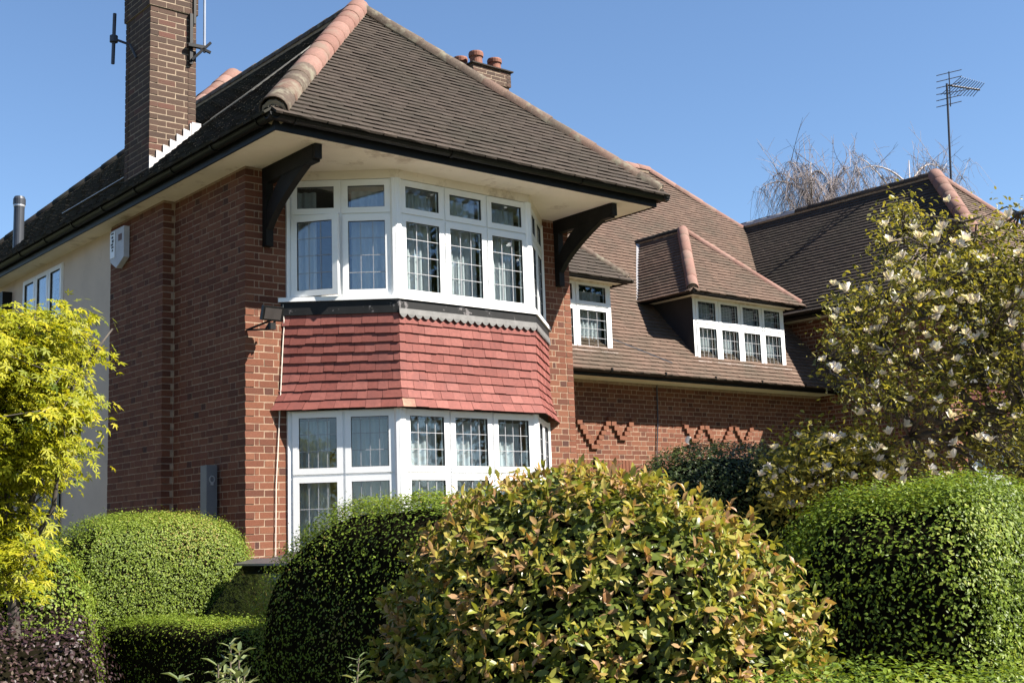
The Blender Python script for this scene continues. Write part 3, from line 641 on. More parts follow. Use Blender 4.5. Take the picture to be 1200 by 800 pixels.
sl_ = sqrt((nxa-nx0)**2+(nza-nez)**2)
roof_tiles(RN, (nx0, ny0, nez), Y_, (nxa-nx0, 0, nza-nez), sl_, lambda s: (nya-ny0)*s/sl_, lambda s: yv(nez)-ny0+(yv(nza)-yv(nez))*s/sl_, MT['tile_brown'], nr, vis=1)
sq = sqrt((nya-ny0)**2+(nza-nez)**2)
roof_tiles(RN, (nx0, ny0, nez), X_, (0, nya-ny0, nza-nez), sq, lambda s: (nxa-nx0)*s/sq, lambda s: nx1-nx0-(nx1-nxa)*s/sq, MT['tile_pink'], nr, vis=1)
sk = sqrt((nx1-nxa)**2+(nza-nez)**2)
roof_tiles(RN, (nx1, ny0, nez), Y_, (nxa-nx1, 0, nza-nez), sk, lambda s: (nya-ny0)*s/sk, lambda s: 6-ny0, MT['tile_pink'], nr, vis=0)
hip_line((nx0+.03, ny0+.03, nez+.02), (nxa, nya, nza+.03), .15, MT['hip'], nr); hip_line((nx1-.03, ny0+.03, nez+.02), (nxa, nya, nza+.03), .10, MT['hip'], nr)
hip_line((nxa, nya, nza+.02), (nxa, 4.4, nza+.02), .11, MT['tile_brown'], nr, name='ridge_tile')
hip_line((nxa, 4.4, nza+.02), (nxa, 5.9, nza+.02), .11, MT['leadbright'], nr, name='ridge_tile')
m = MB(); m.box((nx0+.1, ny0+.1, SOF-.08), (nx1-.1, -.001, SOF-.06)); m.box((nx0+.1, 0, SOF-.08), (NX0-.001, 3.4, SOF-.06)); m.build('soffit', MT['cream'], nb)
m = MB(); m.box((nx0+.06, ny0+.06, SOF-.09), (nx1-.06, ny0+.08, nez)); m.box((nx0+.06, ny0+.081, SOF-.09), (nx0+.08, 3.4, nez)); m.build('fascia', MT['black'], nb)
gutter(nb, (nx0+.01, ny0-.02, nez-.05), (nx0+.01, 3.35, nez-.05), (-1, 0, 0), brackets=1.0); gutter(nb, (nx0-.03, ny0+.01, nez-.05), (nx1+.03, ny0+.01, nez-.05), (0, -1, 0), brackets=1.5)
BK.flush(300); RT.flush(300); BN.flush(120); RN.flush(300)

# ================================================================== fittings
def box_thing(name, build, mat, label, cat, group=None):
    m = MB(); build(m); return tag(m.build(name, mat), label, cat, group)
# alarm box on the chimney breast
al = empty('alarm_box', (-.14, 2.85, 5.0)); tag(al, 'grey burglar alarm box high on the brick chimney breast', 'alarm box')
def P_(par, name, mat, f): m = MB(); f(m); o = m.build(name, mat, par); o.location = -Vector(par.location); return o
def al_body(m):
    y0, y1, z0, z1 = 2.62, 3.02, 5.06, 5.46
    poly = [(0, y0, z1), (0, y1, z1), (0, y1, z0+.02), (0, (y0+y1)/2+.02, z0-.08), (0, y0, z0+.02)]
    m.prism(poly, (-.145, 0, 0), (-.215, 0, 0))
P_(al, 'casing', plain('grey_alarm_plastic', (.42, .42, .45), .5), al_body)
P_(al, 'side_label', MT['white'], lambda m: m.box((-.222, 2.88, 5.12), (-.2165, 3.015, 5.44)))
P_(al, 'grille', plain('dark_grille', (.12, .07, .07), .7), lambda m: m.box((-.219, 2.68, 5.30), (-.2162, 2.78, 5.38)))
def letters(m):
    for k, (a, b) in enumerate(((5.41, 5.43), (5.36, 5.39), (5.31, 5.345), (5.275, 5.30), (5.24, 5.265), (5.20, 5.225))): m.box((-.2245, 2.91+.01*(k % 2), a), (-.2225, 2.985-.012*(k % 3), b))
P_(al, 'lettering', MT['rubber'], letters)
# grey post with a round latch
ps = empty('gate_post', (-.12, .62, 0)); tag(ps, 'grey square post with round latch against the side brick wall', 'post')
P_(ps, 'post', MT['greybox'], lambda m: m.box((-.15, .56, 0), (-.03, .70, 2.46)))
def latch(m):
    c = np.array([-.09, .557, 2.31])
    for i in range(16): a, b = 2*pi*i/16, 2*pi*(i+1)/16; m.bar(c+np.array([.028*cos(a), 0, .034*sin(a)]), c+np.array([.028*cos(b), 0, .034*sin(b)]), .012, .012, up=(0, 1, 0))
    m.box((-.105, .55, 2.25), (-.075, .559, 2.285))
P_(ps, 'latch', MT['metal'], latch)
# floodlights
def flood(loc, arm, lab, yaw=0, lit=MT['black'], s=1.0):
    f = empty('floodlight', loc); tag(f, lab, 'floodlight', 'floodlights fixed to brick walls')
    def L(name, mat, fn): m = MB(); fn(m); o = m.build(name, mat, f); return o
    R = Matrix.Rotation(yaw, 3, 'Z') @ Matrix.Rotation(radians(20), 3, 'X')
    def ob(m, c, h): c = R @ Vector(c); m.obox(c, [np.array(R @ Vector(v)) for v in ((h[0], 0, 0), (0, h[1], 0), (0, 0, h[2]))])
    L('lamp_housing', lit, lambda m: (ob(m, (0, 0, 0), (.115*s, .025*s, .075*s)), ob(m, (0, .03, 0), (.08*s, .02*s, .05*s))))
    L('lamp_glass', plain('dull_lamp_glass', (.05, .043, .04), .6, spec=.2), lambda m: ob(m, (0, -.027*s, 0), (.095*s, .002, .057*s)))
    for a, b in arm: L('arm', MT['black'], lambda m, a=a, b=b: m.bar(a, b, .022, .016))
    L('sensor', MT['black'], lambda m: (m.box((-.03*s, -.03, -.17*s), (.03*s, .03, -.10*s))))
    return f
flood((.16, -.27, 3.96), [((-.145, .265, -.145), (.0, 0, -.07)), ((-.145, .265, -.145), (.06, .06, -.15)), ((.0, 0, -.15), (.09, .1, -.06)), ((-.04, .05, -.155), (-.01, .02, -.09))], 'black square floodlight on an arm beside the red hanging tiles')
flood((9.47, 2.50, 3.10), [((0, .17, -.12), (0, 0, -.10))], 'small white twin floodlight below the zigzag brickwork', yaw=radians(35), lit=MT['white'], s=.8)
# cables on walls
m = MB(); m.tube([(.44, -.012, 4.12), (.45, -.012, 3.9), (.435, -.012, 3.72), (.405, -.012, 3.2), (.37, -.012, 2.6), (.345, -.012, 2.2), (.335, -.012, 1.5), (.33, -.012, .3)], .006, 6)
tag(m.build('wall_cable', plain('pale_cable', (.62, .56, .48), .6)), 'thin pale cable running down the brick corner beside the bay', 'cable')
m = MB(); m.tube([(8.95, 2.66, 4.0), (8.93, 2.66, 3.4), (8.87, 2.66, 2.9), (8.84, 2.66, 2.0), (8.84, 2.66, .3)], .011, 6)
tag(m.build('wall_cable', MT['darkmetal']), 'dark cable dropping from the wing gutter down the brick wall', 'cable')
m = MB(); m.tube([(7.42, 2.62, 2.80), (7.44, 2.62, 2.0), (7.44, 2.62, .2)], .02, 8); tag(m.build('waste_pipe', MT['black']), 'thin black pipe on the brick wing wall below the zigzag', 'pipe')
# roof cables on the left slope
def lz(x): return EZ+.957*(x+.42)
m = MB()
for k in range(2):
    m.tube([(.5+.1*k, 2.0, lz(.5+.1*k)+.05), (.9, 1.5+.2*k, lz(.9)+.045), (1.4+.1*k, 1.2, lz(1.4+.1*k)+.05), (1.95, 1.15+.1*k, lz(1.95)+.05)], .008, 6)
tag(m.build('roof_cable', plain('pale_old_cable', (.16, .15, .13), .7)), 'pale loose cables lying on the dark roof slope by the chimney', 'cable')
m = MB(); m.bar((.05, 3.2, lz(.05)+.05), (.05, 5.3, lz(.05)+.05), .07, .01); tag(m.build('lead_strip', MT['leadbright']), 'pale lead strip on the dark roof slope behind the chimney', 'flashing')
# flue
fl = empty('flue_pipe', (.0, 6.75, lz(0))); tag(fl, 'grey metal flue pipe rising from the dark left roof slope', 'flue')
def fl_(m): m.lathe((-.1, 6.7, lz(-.1)-.1), [(.075, 0), (.075, .72), (.088, .72), (.088, .80), (.07, .84), (0, .84)], 18)
P_(fl, 'pipe', plain('blue_grey_flue', (.045, .05, .06), .4, metal=.3), fl_)
P_(fl, 'collar', MT['metal'], lambda m: m.lathe((-.1, 6.7, lz(-.1)+.58), [(.078, 0), (.082, .01), (.082, .05), (.078, .06)], 18))
# aerial on neighbour's roof
ae = empty('television_aerial', (16.6, 2.0, 7.0)); tag(ae, 'television aerial on a tall thin mast above the neighbouring roof', 'aerial')
dA = 25.0; b_ = P(1115, 222, dA); t_ = P(1109.5, 98, dA); t1 = P(1112, 88, dA)
P_(ae, 'mast', MT['darkmetal'], lambda m: (m.tube([b_-np.array([0, 0, 1.2]), b_, t_], .022, 8),))
c0 = P(1110, 100, dA); c1 = P(1148, 105.5, dA+.4)
P_(ae, 'boom', MT['darkmetal'], lambda m: m.tube([c0, c1], .02, 6))
dr = unit(np.cross(c1-c0, Z_))
for i in range(11):
    p = c0+(c1-c0)*(.12+.085*i); l = .28-.012*i
    P_(ae, 'director', MT['darkmetal'], lambda m, p=p, l=l: (m.tube([p-dr*l-Z_*.09, p+Z_*.0], .007, 5), m.tube([p, p+dr*l+Z_*.09], .007, 5)))
for i in range(6):
    p = P(1111.5, 86+7.4*i, dA)
    P_(ae, 'reflector_bar', MT['darkmetal'], lambda m, p=p: m.tube([p-RGT*.24-UPV*.05, p+RGT*(.26 if i != 3 else .5)+UPV*.07], .009, 5))
P_(ae, 'reflector_post', MT['darkmetal'], lambda m: m.tube([P(1112, 84, dA), P(1114, 125, dA)], .012, 5))
# aerial brackets on the near chimney
ab = empty('aerial_bracket', (-.3, 2.6, 7.7)); tag(ab, 'black aerial bracket arm on the shaded side of the tall chimney', 'bracket')
P_(ab, 'arm', MT['darkmetal'], lambda m: m.tube([(-.14, 2.5, 7.55), (-.2, 2.55, 7.72), (-.33, 2.72, 7.82)], .018, 6))
P_(ab, 'mast', MT['darkmetal'], lambda m: (m.tube([(-.34, 2.73, 7.5), (-.33, 2.72, 8.15)], .022, 6), m.lathe((-.335, 2.725, 7.76), [(.0, 0), (.05, .02), (.05, .1), (0, .12)], 10)))
ab = empty('aerial_bracket', (.5, 2.08, 7.6)); tag(ab, 'aerial lashing bracket with silver mast at the sunlit chimney corner', 'bracket')
P_(ab, 'mast', MT['metal'], lambda m: m.tube([(.535, 2.04, 7.62), (.535, 2.04, 9.2)], .016, 8))
P_(ab, 'bracket', MT['black'], lambda m: (m.box((.36, 2.07, 7.45), (.40, 2.105, 8.1)), m.bar((.38, 2.06, 7.5), (.60, 2.0, 7.75), .03, .03), m.bar((.38, 2.06, 7.7), (.60, 2.0, 7.62), .03, .03), m.bar((.33, 2.06, 7.68), (.55, 2.03, 7.68), .05, .04), m.box((.41, 2.07, 7.98), (.44, 2.1, 8.6))))

# ================================================================== parked car (only its roof shows between the hedges)
def make_car(loc):
    car = empty('parked_car', loc); tag(car, 'grey parked car, only its roof and rear window showing between the clipped hedges', 'car')
    paint = plain('grey_car_paint', (.10, .092, .094), .4, var=.05, bs_=0, metal=.3); tint = plain('tinted_car_glass', (.012, .013, .015), .08, bs_=0)
    def B(name, mat, fn, par=car): m = MB(); fn(m); return m.build(name, mat, par, smooth=False)
    # side profile y (rear -2.0 .. front 2.1), z ; half widths
    sec = [(-2.05, .35, .62, .80), (-2.0, .28, .95, .84), (-1.85, .25, 1.02, .87), (-.9, .22, 1.0, .88), (.7, .22, .98, .88), (1.2, .24, .93, .86), (1.9, .28, .78, .80), (2.08, .36, .6, .7)]
    def body(m):
        rings = []
        for (y, a, b, wd) in sec: rings.append([(-wd*.92, y, a), (-wd, y, (a+b)/2), (-wd*.97, y, b-.06), (-wd*.85, y, b), (wd*.85, y, b), (wd*.97, y, b-.06), (wd, y, (a+b)/2), (wd*.92, y, a)])
        for r1, r2 in zip(rings[:-1], rings[1:]): m.add(r1+r2, [(i, (i+1) % 8, 8+(i+1) % 8, 8+i) for i in range(8)])
        m.add(rings[0], [tuple(range(8))]); m.add(rings[-1], [tuple(range(8))[::-1]])
    B('body', paint, body)
    roofp = [(-1.66, 1.36), (-1.56, 1.43), (-1.42, 1.475), (-1.0, 1.525), (-.4, 1.55), (.1, 1.535), (.5, 1.47)]
    def roof_(m):
        rg = []
        for (y, z) in roofp: rg.append([(-.66, y, z-.13), (-.60, y, z-.03), (-.35, y, z), (0, y, z+.006), (.35, y, z), (.60, y, z-.03), (.66, y, z-.13)])
        for r1, r2 in zip(rg[:-1], rg[1:]): m.add(r1+r2, [(i, i+1, 7+i+1, 7+i) for i in range(6)])
    o = B('roof', paint, roof_); o.data.polygons.foreach_set('use_smooth', [True]*len(o.data.polygons))
    B('rear_window', tint, lambda m: m.hexa([(-.74, -1.97, .98), (.74, -1.97, .98), (.74, -1.9, .98), (-.74, -1.9, .98), (-.57, -1.66, 1.41), (.57, -1.66, 1.41), (.57, -1.58, 1.41), (-.57, -1.58, 1.41)]))
    B('spoiler', paint, lambda m: m.hexa([(-.6, -1.74, 1.40), (.6, -1.74, 1.40), (.6, -1.55, 1.41), (-.6, -1.55, 1.41), (-.6, -1.73, 1.415), (.6, -1.73, 1.415), (.6, -1.55, 1.45), (-.6, -1.55, 1.45)]))
    B('windscreen', tint, lambda m: m.hexa([(-.74, 1.15, .95), (.74, 1.15, .95), (.74, 1.05, .95), (-.74, 1.05, .95), (-.58, .52, 1.44), (.58, .52, 1.44), (.58, .44, 1.44), (-.58, .44, 1.44)]))
    for s in (-1, 1):
        B('side_window', tint, lambda m, s=s: m.hexa([(s*.80, -1.85, 1.0), (s*.80, 1.05, .97), (s*.76, 1.05, .97), (s*.76, -1.85, 1.0), (s*.62, -1.55, 1.42), (s*.62, .45, 1.45), (s*.58, .45, 1.45), (s*.58, -1.55, 1.42)]))
        B('tail_light', plain('red_lens', (.3, .01, .01), .2), lambda m, s=s: m.box((s*.74-.07, -2.06, .72), (s*.74+.07, -2.0, .94)))
        for y in (-1.25, 1.3):
            t = B('wheel', MT['rubber'], lambda m, s=s, y=y: m.tube([(s*.70, y, .31), (s*.89, y, .31)], .31, 24)); B('hub_cap', MT['metal'], lambda m, s=s, y=y: m.tube([(s*.885, y, .31), (s*.9, y, .31)], .2, 18), t)
    return car
cr_ = make_car((.35, -3.0, 0)); cr_.rotation_euler = (0, 0, radians(-90)); cr_.scale = (1, 1, 1.04)

# ================================================================== planting
def tpl(kind, asp=.5):
    if kind == 'rhomb': v = [(0, 0, 0), (.45, -.5*asp, .05), (1, 0, -.03), (.45, .5*asp, .05)]; f = [(0, 1, 2), (0, 2, 3)]
    elif kind == 'oval':
        v = [(0, 0, 0), (.28, -.42*asp, .05), (.66, -.42*asp, .04), (1, 0, -.12), (.66, .42*asp, .04), (.28, .42*asp, .05), (.34, 0, 0), (.68, 0, -.03)]
        f = [(0, 1, 6), (1, 2, 7), (1, 7, 6), (2, 3, 7), (3, 4, 7), (4, 5, 6), (4, 6, 7), (5, 0, 6)]
    elif kind == 'star':
        v = [(0.25, 0, 0)]; f = []
        for k, (a, l) in enumerate(((-105, .5), (-52, .8), (0, .85), (52, .8), (105, .5))):
            a = radians(a); d = np.array([cos(a), sin(a)]); p = np.array([-d[1], d[0]]); n = len(v); c = np.array([.25, 0])
            for q, z in ((c+d*l*.5-p*.11, .02), (c+d*l, -.10), (c+d*l*.5+p*.11, .02)): v.append((q[0], q[1], z))
            f += [(0, n, n+1), (0, n+1, n+2)]
    elif kind == 'needle': v = [(0, 0, 0), (.4, -.5*asp, .02), (1, 0, -.06), (.4, .5*asp, .02)]; f = [(0, 1, 2), (0, 2, 3)]
    return np.array(v, float), np.array(f, int)
def frames(nrm, tipdir=None, spread=1.0):
    """unit normals -> (t, b, n) with random tangent, or tangent near tipdir"""
    N = len(nrm); n = nrm/np.linalg.norm(nrm, axis=1, keepdims=True)
    r = rng.normal(size=(N, 3))*spread
    if tipdir is not None: r = r*.5+tipdir
    t = r-n*np.sum(r*n, 1, keepdims=True); t /= np.linalg.norm(t, axis=1, keepdims=True)+1e-9
    return t, np.cross(n, t), n
def leaf_mesh(name, pos, fr, size, rnd, kind, mat, parent=None, asp=.5):
    v, f = tpl(kind, asp); t, b, n = fr; N = len(pos); K = len(v); cz = rng.uniform(-.6, 2.6, N)[:, None, None]; cw = rng.uniform(.75, 1.2, N)[:, None, None]
    V = pos[:, None, :]+size[:, None, None]*(v[None, :, 0, None]*t[:, None, :]+cw*v[None, :, 1, None]*b[:, None, :]+cz*v[None, :, 2, None]*n[:, None, :])
    F = (f[None]+(np.arange(N)*K)[:, None, None]).reshape(-1); nf = N*len(f)
    me = bpy.data.meshes.new(name); me.vertices.add(N*K); me.vertices.foreach_set('co', V.reshape(-1).astype(np.float32))
    me.loops.add(nf*3); me.loops.foreach_set('vertex_index', F.astype(np.int32)); me.polygons.add(nf)
    me.polygons.foreach_set('loop_start', np.arange(0, nf*3, 3, dtype=np.int32)); me.update(calc_edges=True)
    at = me.attributes.new('rnd', 'FLOAT', 'FACE'); at.data.foreach_set('value', np.repeat(rnd, len(f)).astype(np.float32))
    me.materials.append(mat); o = link(name, me, parent); o['kind'] = 'stuff' if parent is not None else o.get('kind', 'stuff'); return o
def lump(d, amp, fr, sd):
    r = np.random.default_rng(sd); s = np.zeros(len(d))
    for k in range(7): w_ = r.normal(size=3)*fr; s += np.sin(d@w_+r.uniform(0, 6.28))
    return 1+amp*s/2.6
def sup_r(d, hs, p, q, sd, amp, fr):
    hz = np.where(d[:, 2] > 0, hs[2], hs[3])
    g = ((np.abs(d[:, 0]/hs[0])**p+np.abs(d[:, 1]/hs[1])**p)**(q/p)+np.abs(d[:, 2]/hz)**q)
    return g**(-1/q)*lump(d, amp, fr, sd)
def sup_sample(N, hs, p, q, sd=1, amp=.03, fr=3.0):
    d = rng.normal(size=(N*3, 3)); d /= np.linalg.norm(d, axis=1, keepdims=True)
    r = sup_r(d, hs, p, q, sd, amp, fr); e = 1e-3
    a = np.cross(d, [.3, .5, .81]); a /= np.linalg.norm(a, axis=1, keepdims=True); b = np.cross(d, a)
    def at(dd): dd = dd/np.linalg.norm(dd, axis=1, keepdims=True); return dd*sup_r(dd, hs, p, q, sd, amp, fr)[:, None]
    p0 = d*r[:, None]; n = np.cross(at(d+a*e)-p0, at(d+b*e)-p0); nl = np.linalg.norm(n, axis=1); n /= nl[:, None]; n *= np.sign(np.sum(n*d, 1))[:, None]
    w_ = nl/nl.sum(); idx = rng.choice(len(d), size=N, p=w_); return p0[idx], n[idx]
def sup_core(name, c, rz, hs, p, q, k, mat, parent, sd=1, amp=.03, fr=3.0):
    U, Vn = 40, 24; d = np.array([(sin(pi*j/Vn)*cos(2*pi*i/U), sin(pi*j/Vn)*sin(2*pi*i/U), cos(pi*j/Vn)) for j in range(Vn+1) for i in range(U)])
    r = sup_r(d, hs, p, q, sd, amp, fr)*k; V = (d*r[:, None])@rzm(rz).T+c; V[:, 2] = np.maximum(V[:, 2], .0)
    m = MB(); m.add(V, [(j*U+i, j*U+(i+1) % U, (j+1)*U+(i+1) % U, (j+1)*U+i) for j in range(Vn) for i in range(U)]); return m.build(name, mat, parent, smooth=True)
def rzm(a): return np.array([[cos(a), -sin(a), 0], [sin(a), cos(a), 0], [0, 0, 1]])
TWIG = plain('twiggy_interior', (.008, .007, .004), 1.0, var=.6, scale=30, spec=0)  # near-black solid fill: shade inside the foliage put into the colour
BARK = plain('brown_bark', (.10, .075, .055), .9, var=.4, scale=20, bs_=.8)
BARKD = plain('dark_bark', (.055, .045, .036), .9, var=.4, scale=20, bs_=.8)
PRIV = leaf_mat('privet_leaf', [(0, (.06, .092, .009)), (.4, (.145, .21, .020)), (.75, (.215, .285, .033)), (.95, (.31, .345, .07)), (1, (.30, .20, .06))], .5, .28)
PRIVB = leaf_mat('bright_privet_leaf', [(0, (.06, .095, .010)), (.4, (.15, .22, .020)), (.75, (.24, .31, .033)), (1, (.36, .38, .07))], .45, .3)
DKHEDGE = leaf_mat('dark_hedge_leaf', [(0, (.025, .04, .011)), (.5, (.065, .09, .022)), (1, (.14, .16, .04))], .4, .25)
def hedge(name, c, hs, rz, N, lf, mat, label, cat='hedge', p=3.5, q=3.0, sd=1, amp=.025, fr=3.0, core_k=.9, inner=.25, stems=0, asp=.55, zmin=0, kind='rhomb', rag=.035, sdev=.34, thin=None):
    c = np.asarray(c, float); root = empty(name, (c[0], c[1], 0)); tag(root, label, cat)
    off = np.array([-c[0], -c[1], 0]); R = rzm(rz)
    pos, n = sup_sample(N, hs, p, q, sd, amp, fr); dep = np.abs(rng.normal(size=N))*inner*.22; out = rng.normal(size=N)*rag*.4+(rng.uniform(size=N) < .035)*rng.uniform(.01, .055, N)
    pos = (pos-n*dep[:, None]+n*out[:, None])@R.T+c; n = n@R.T; kp = pos[:, 2] > zmin
    if thin is not None: kp &= rng.uniform(size=N) < np.where((n[:, 0] < -.3), thin, 1.0)  # fewer leaves on the shaded side, so the black core darkens it
    pos, n, dep = pos[kp], n[kp], dep[kp]; N = len(pos)
    nn = n+rng.normal(size=(N, 3))*sdev+np.array([.05, -.1, .2]); fr_ = frames(nn, n*.5+np.array([0, 0, .5]), 1.2)
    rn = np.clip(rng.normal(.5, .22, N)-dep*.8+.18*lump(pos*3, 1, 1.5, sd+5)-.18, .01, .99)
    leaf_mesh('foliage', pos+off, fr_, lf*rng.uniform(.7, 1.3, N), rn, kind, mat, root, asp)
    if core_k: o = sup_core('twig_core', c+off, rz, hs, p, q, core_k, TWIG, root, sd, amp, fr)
    if stems:
        for i in range(stems):
            a = rng.uniform(0, 6.28); m = MB(); b = np.array([.25*hs[0]*cos(a), .25*hs[1]*sin(a), 0]); tp = np.array([.6*hs[0]*cos(a+.3), .6*hs[1]*sin(a+.3), c[2]+hs[2]*.4])
            m.tube([b, b+(tp-b)*.4+np.array([.03, -.03, .08]), tp], [.022, .016, .008], 6); m.build('stem', BARK, root, smooth=True)
    return root
# clipped hedges (centre height, half sizes: x, y, up, down)
def hedge_box(x0, x1, y0, y1, top, N, lf, mat, label, p=5, q=3, k=.62, **kw):
    return hedge('clipped_hedge', ((x0+x1)/2, (y0+y1)/2, top*k), ((x1-x0)/2, (y1-y0)/2, top*(1-k), top*k+.02), 0.0, N, lf, mat, label, p=p, q=q, **kw)
hedge_box(-2.68, -0.98, -2.28, -1.20, 1.89, 210000, .0165, PRIV, 'box-shaped clipped hedge with sunlit front beside the grey post', p=6, q=3.6, k=.45, amp=.02, thin=.3)
hedge_box(-2.52, -1.45, -6.85, -4.35, 1.87, 190000, .0185, PRIV, 'tall clipped hedge with dark shaded side before the lower bay window', p=3.2, q=2.4, k=.5, sd=3, amp=.015, thin=.2)
hedge_box(-2.50, -1.85, -4.9, -2.0, 1.13, 90000, .0185, PRIV, 'low clipped hedge joining the tall hedge to the box-shaped one', p=6, q=5, k=.6, sd=5, amp=.012, thin=.25)
rc = P(1140, 700, 5.3); hedge_box(rc[0]-.05, rc[0]+1.5, rc[1]-.05, rc[1]+1.2, 1.83, 170000, .021, PRIVB, 'loose rounded hedge with bare stems showing under the magnolia', p=6, q=2.8, k=.55, sd=4, amp=.035, core_k=.84, inner=.3, stems=0, rag=.06, thin=.22)
c4 = P(880, 600, 10.2); hedge('dark_hedge', (c4[0], c4[1], 1.0), (1.15, .6, 1.24, 1.02), -.15, 70000, .028, DKHEDGE, 'dark green hedge standing in front of the brick wing wall', p=3, q=3, sd=6, amp=.05)
c5 = P(1100, 800, 3.05); hedge('low_hedge', (c5[0], c5[1], .62), (.75, .28, .63, .64), -YAW, 60000, .016, PRIVB, 'low bright green hedge top in front of the shady hedge', p=4, q=4, sd=8, amp=.02)
c6 = P(30, 680, 8.6); hedge('green_shrub', (c6[0], c6[1], .8), (.5, .5, .85, .82), 0, 30000, .024, PRIV, 'green shrub growing beneath the golden maple', 'shrub', p=2, q=2.2, sd=9, amp=.08)
BERB = leaf_mat('purple_berberis_leaf', [(0, (.018, .009, .010)), (.5, (.040, .020, .021)), (.9, (.075, .042, .04)), (1, (.12, .085, .06))], .4, .15)
c7 = P(15, 800, 4.2); hedge('berberis_bush', (c7[0], c7[1], .75), (.36, .36, .72, .75), 0, 34000, .016, BERB, 'dark purple-leaved bush in front of the golden maple', 'bush', p=2, q=2, sd=12, amp=.12, fr=5, rag=.09, kind='rhomb', asp=.6)

# ---- the big copper-leaved bush
GREEN = leaf_mat('glossy_green_leaf', [(0, (.045, .07, .012)), (.5, (.12, .15, .026)), (1, (.30, .29, .07))], .3, .22)
COPPER = leaf_mat('copper_young_leaf', [(0, (.14, .175, .026)), (.22, (.28, .29, .05)), (.45, (.39, .33, .07)), (.65, (.37, .23, .085)), (.85, (.40, .24, .13)), (1, (.31, .15, .06))], .38, .3)
cb = P(694, 760, 4.7); bush = empty('copper_leaved_bush', (cb[0], cb[1], 0)); tag(bush, 'big rounded bush with copper and green leaves in front of the bay', 'bush')
boff = np.array([-cb[0], -cb[1], 0]); bc = np.array([cb[0], cb[1], 1.02]); bh = (.75, .75, .81, 1.0)
pos, n = sup_sample(22000, bh, 2.2, 2.2, 21, .05, 4.0); dep = rng.uniform(.01, .16, len(pos)); pos = pos*(1-dep[:, None])+bc; kp = pos[:, 2] > .1; pos, n = pos[kp], n[kp]
N = len(pos); nn = n+rng.normal(size=(N, 3))*.6+np.array([0, 0, .3])
crown = leaf_mesh('foliage', pos+boff, frames(nn, n*.6-np.array([0, 0, .1]), 1), .045*rng.uniform(.7, 1.25, N), np.clip(rng.normal(.45, .25, N), .01, .99), 'oval', GREEN, bush, .52)
sup_core('twig_core', bc+boff, 0, bh, 2.2, 2.2, .8, TWIG, bush, 21, .05, 4.0)
sp, sn = sup_sample(3500, bh, 2.2, 2.2, 21, .05, 4.0); sp = sp*rng.uniform(.95, 1.06, len(sp))[:, None]+bc
lp, lt, ln_, lr, ls = [], [], [], [], []
for i in range(len(sp)):
    if sp[i][2] < .2: continue
    ax = unit(sn[i]+np.array([0, 0, .8])+rng.normal(size=3)*.25); a = unit(np.cross(ax, rng.normal(size=3))); b = np.cross(ax, a); k = rng.integers(4, 8); ph = rng.uniform(0, 6.28); base = rng.uniform(0, 1)
    for j in range(k):
        t = ph+j*2.4; el = radians(rng.uniform(-10, 55)) if j < k-2 else radians(rng.uniform(60, 85)); rad = a*cos(t)+b*sin(t)
        tip = unit(rad*cos(el)+ax*sin(el)-np.array([0, 0, .15])); nv = unit(ax*cos(el)-rad*sin(el)+rng.normal(size=3)*.25)
        lp.append(sp[i]+ax*rng.uniform(-.02, .03)); lt.append(tip); ln_.append(nv); lr.append(np.clip(.05+.75*base+rng.normal()*.16, .01, .99)); ls.append(rng.uniform(.026, .054))
lp, lt, ln_, lr, ls = map(np.array, (lp, lt, ln_, lr, ls))
ln_ = ln_-lt*np.sum(ln_*lt, 1, keepdims=True); ln_ /= np.linalg.norm(ln_, axis=1, keepdims=True); lb = np.cross(ln_, lt)
view = lp-CAM; dist = np.linalg.norm(view, axis=1); px = 600+FPX*(view@RGT)/(view@fw); py = 400-FPX*(view@UPV)/(view@fw)
front = np.sum((lp-bc)*(-view/dist[:, None]), 1)
score = ls**2*np.abs(np.sum(ln_*view, 1))/dist**3*(front > .1)*(py < 795)
top = np.argsort(-score)[:300]; msk = np.ones(len(lp), bool); msk[top] = False
leaf_mesh('young_foliage', lp[msk]+boff, (lt[msk], lb[msk], ln_[msk]), ls[msk], lr[msk], 'oval', COPPER, bush, .5)
v, f = tpl('oval', .5); lm = bpy.data.meshes.new('leaf'); lm.from_pydata([tuple(q) for q in v], [], [tuple(map(int, q)) for q in f]); lm.materials.append(COPPER)
for i in top:
    o = link('leaf', lm, bush, float(lr[i])); A = np.array([lt[i], lb[i]*rng.uniform(.75, 1.15), ln_[i]*rng.uniform(-.6, 2.8)]).T*ls[i]; c = lp[i]+boff
    o.matrix_local = Matrix([list(A[r])+[c[r]] for r in range(3)]+[[0, 0, 0, 1]])

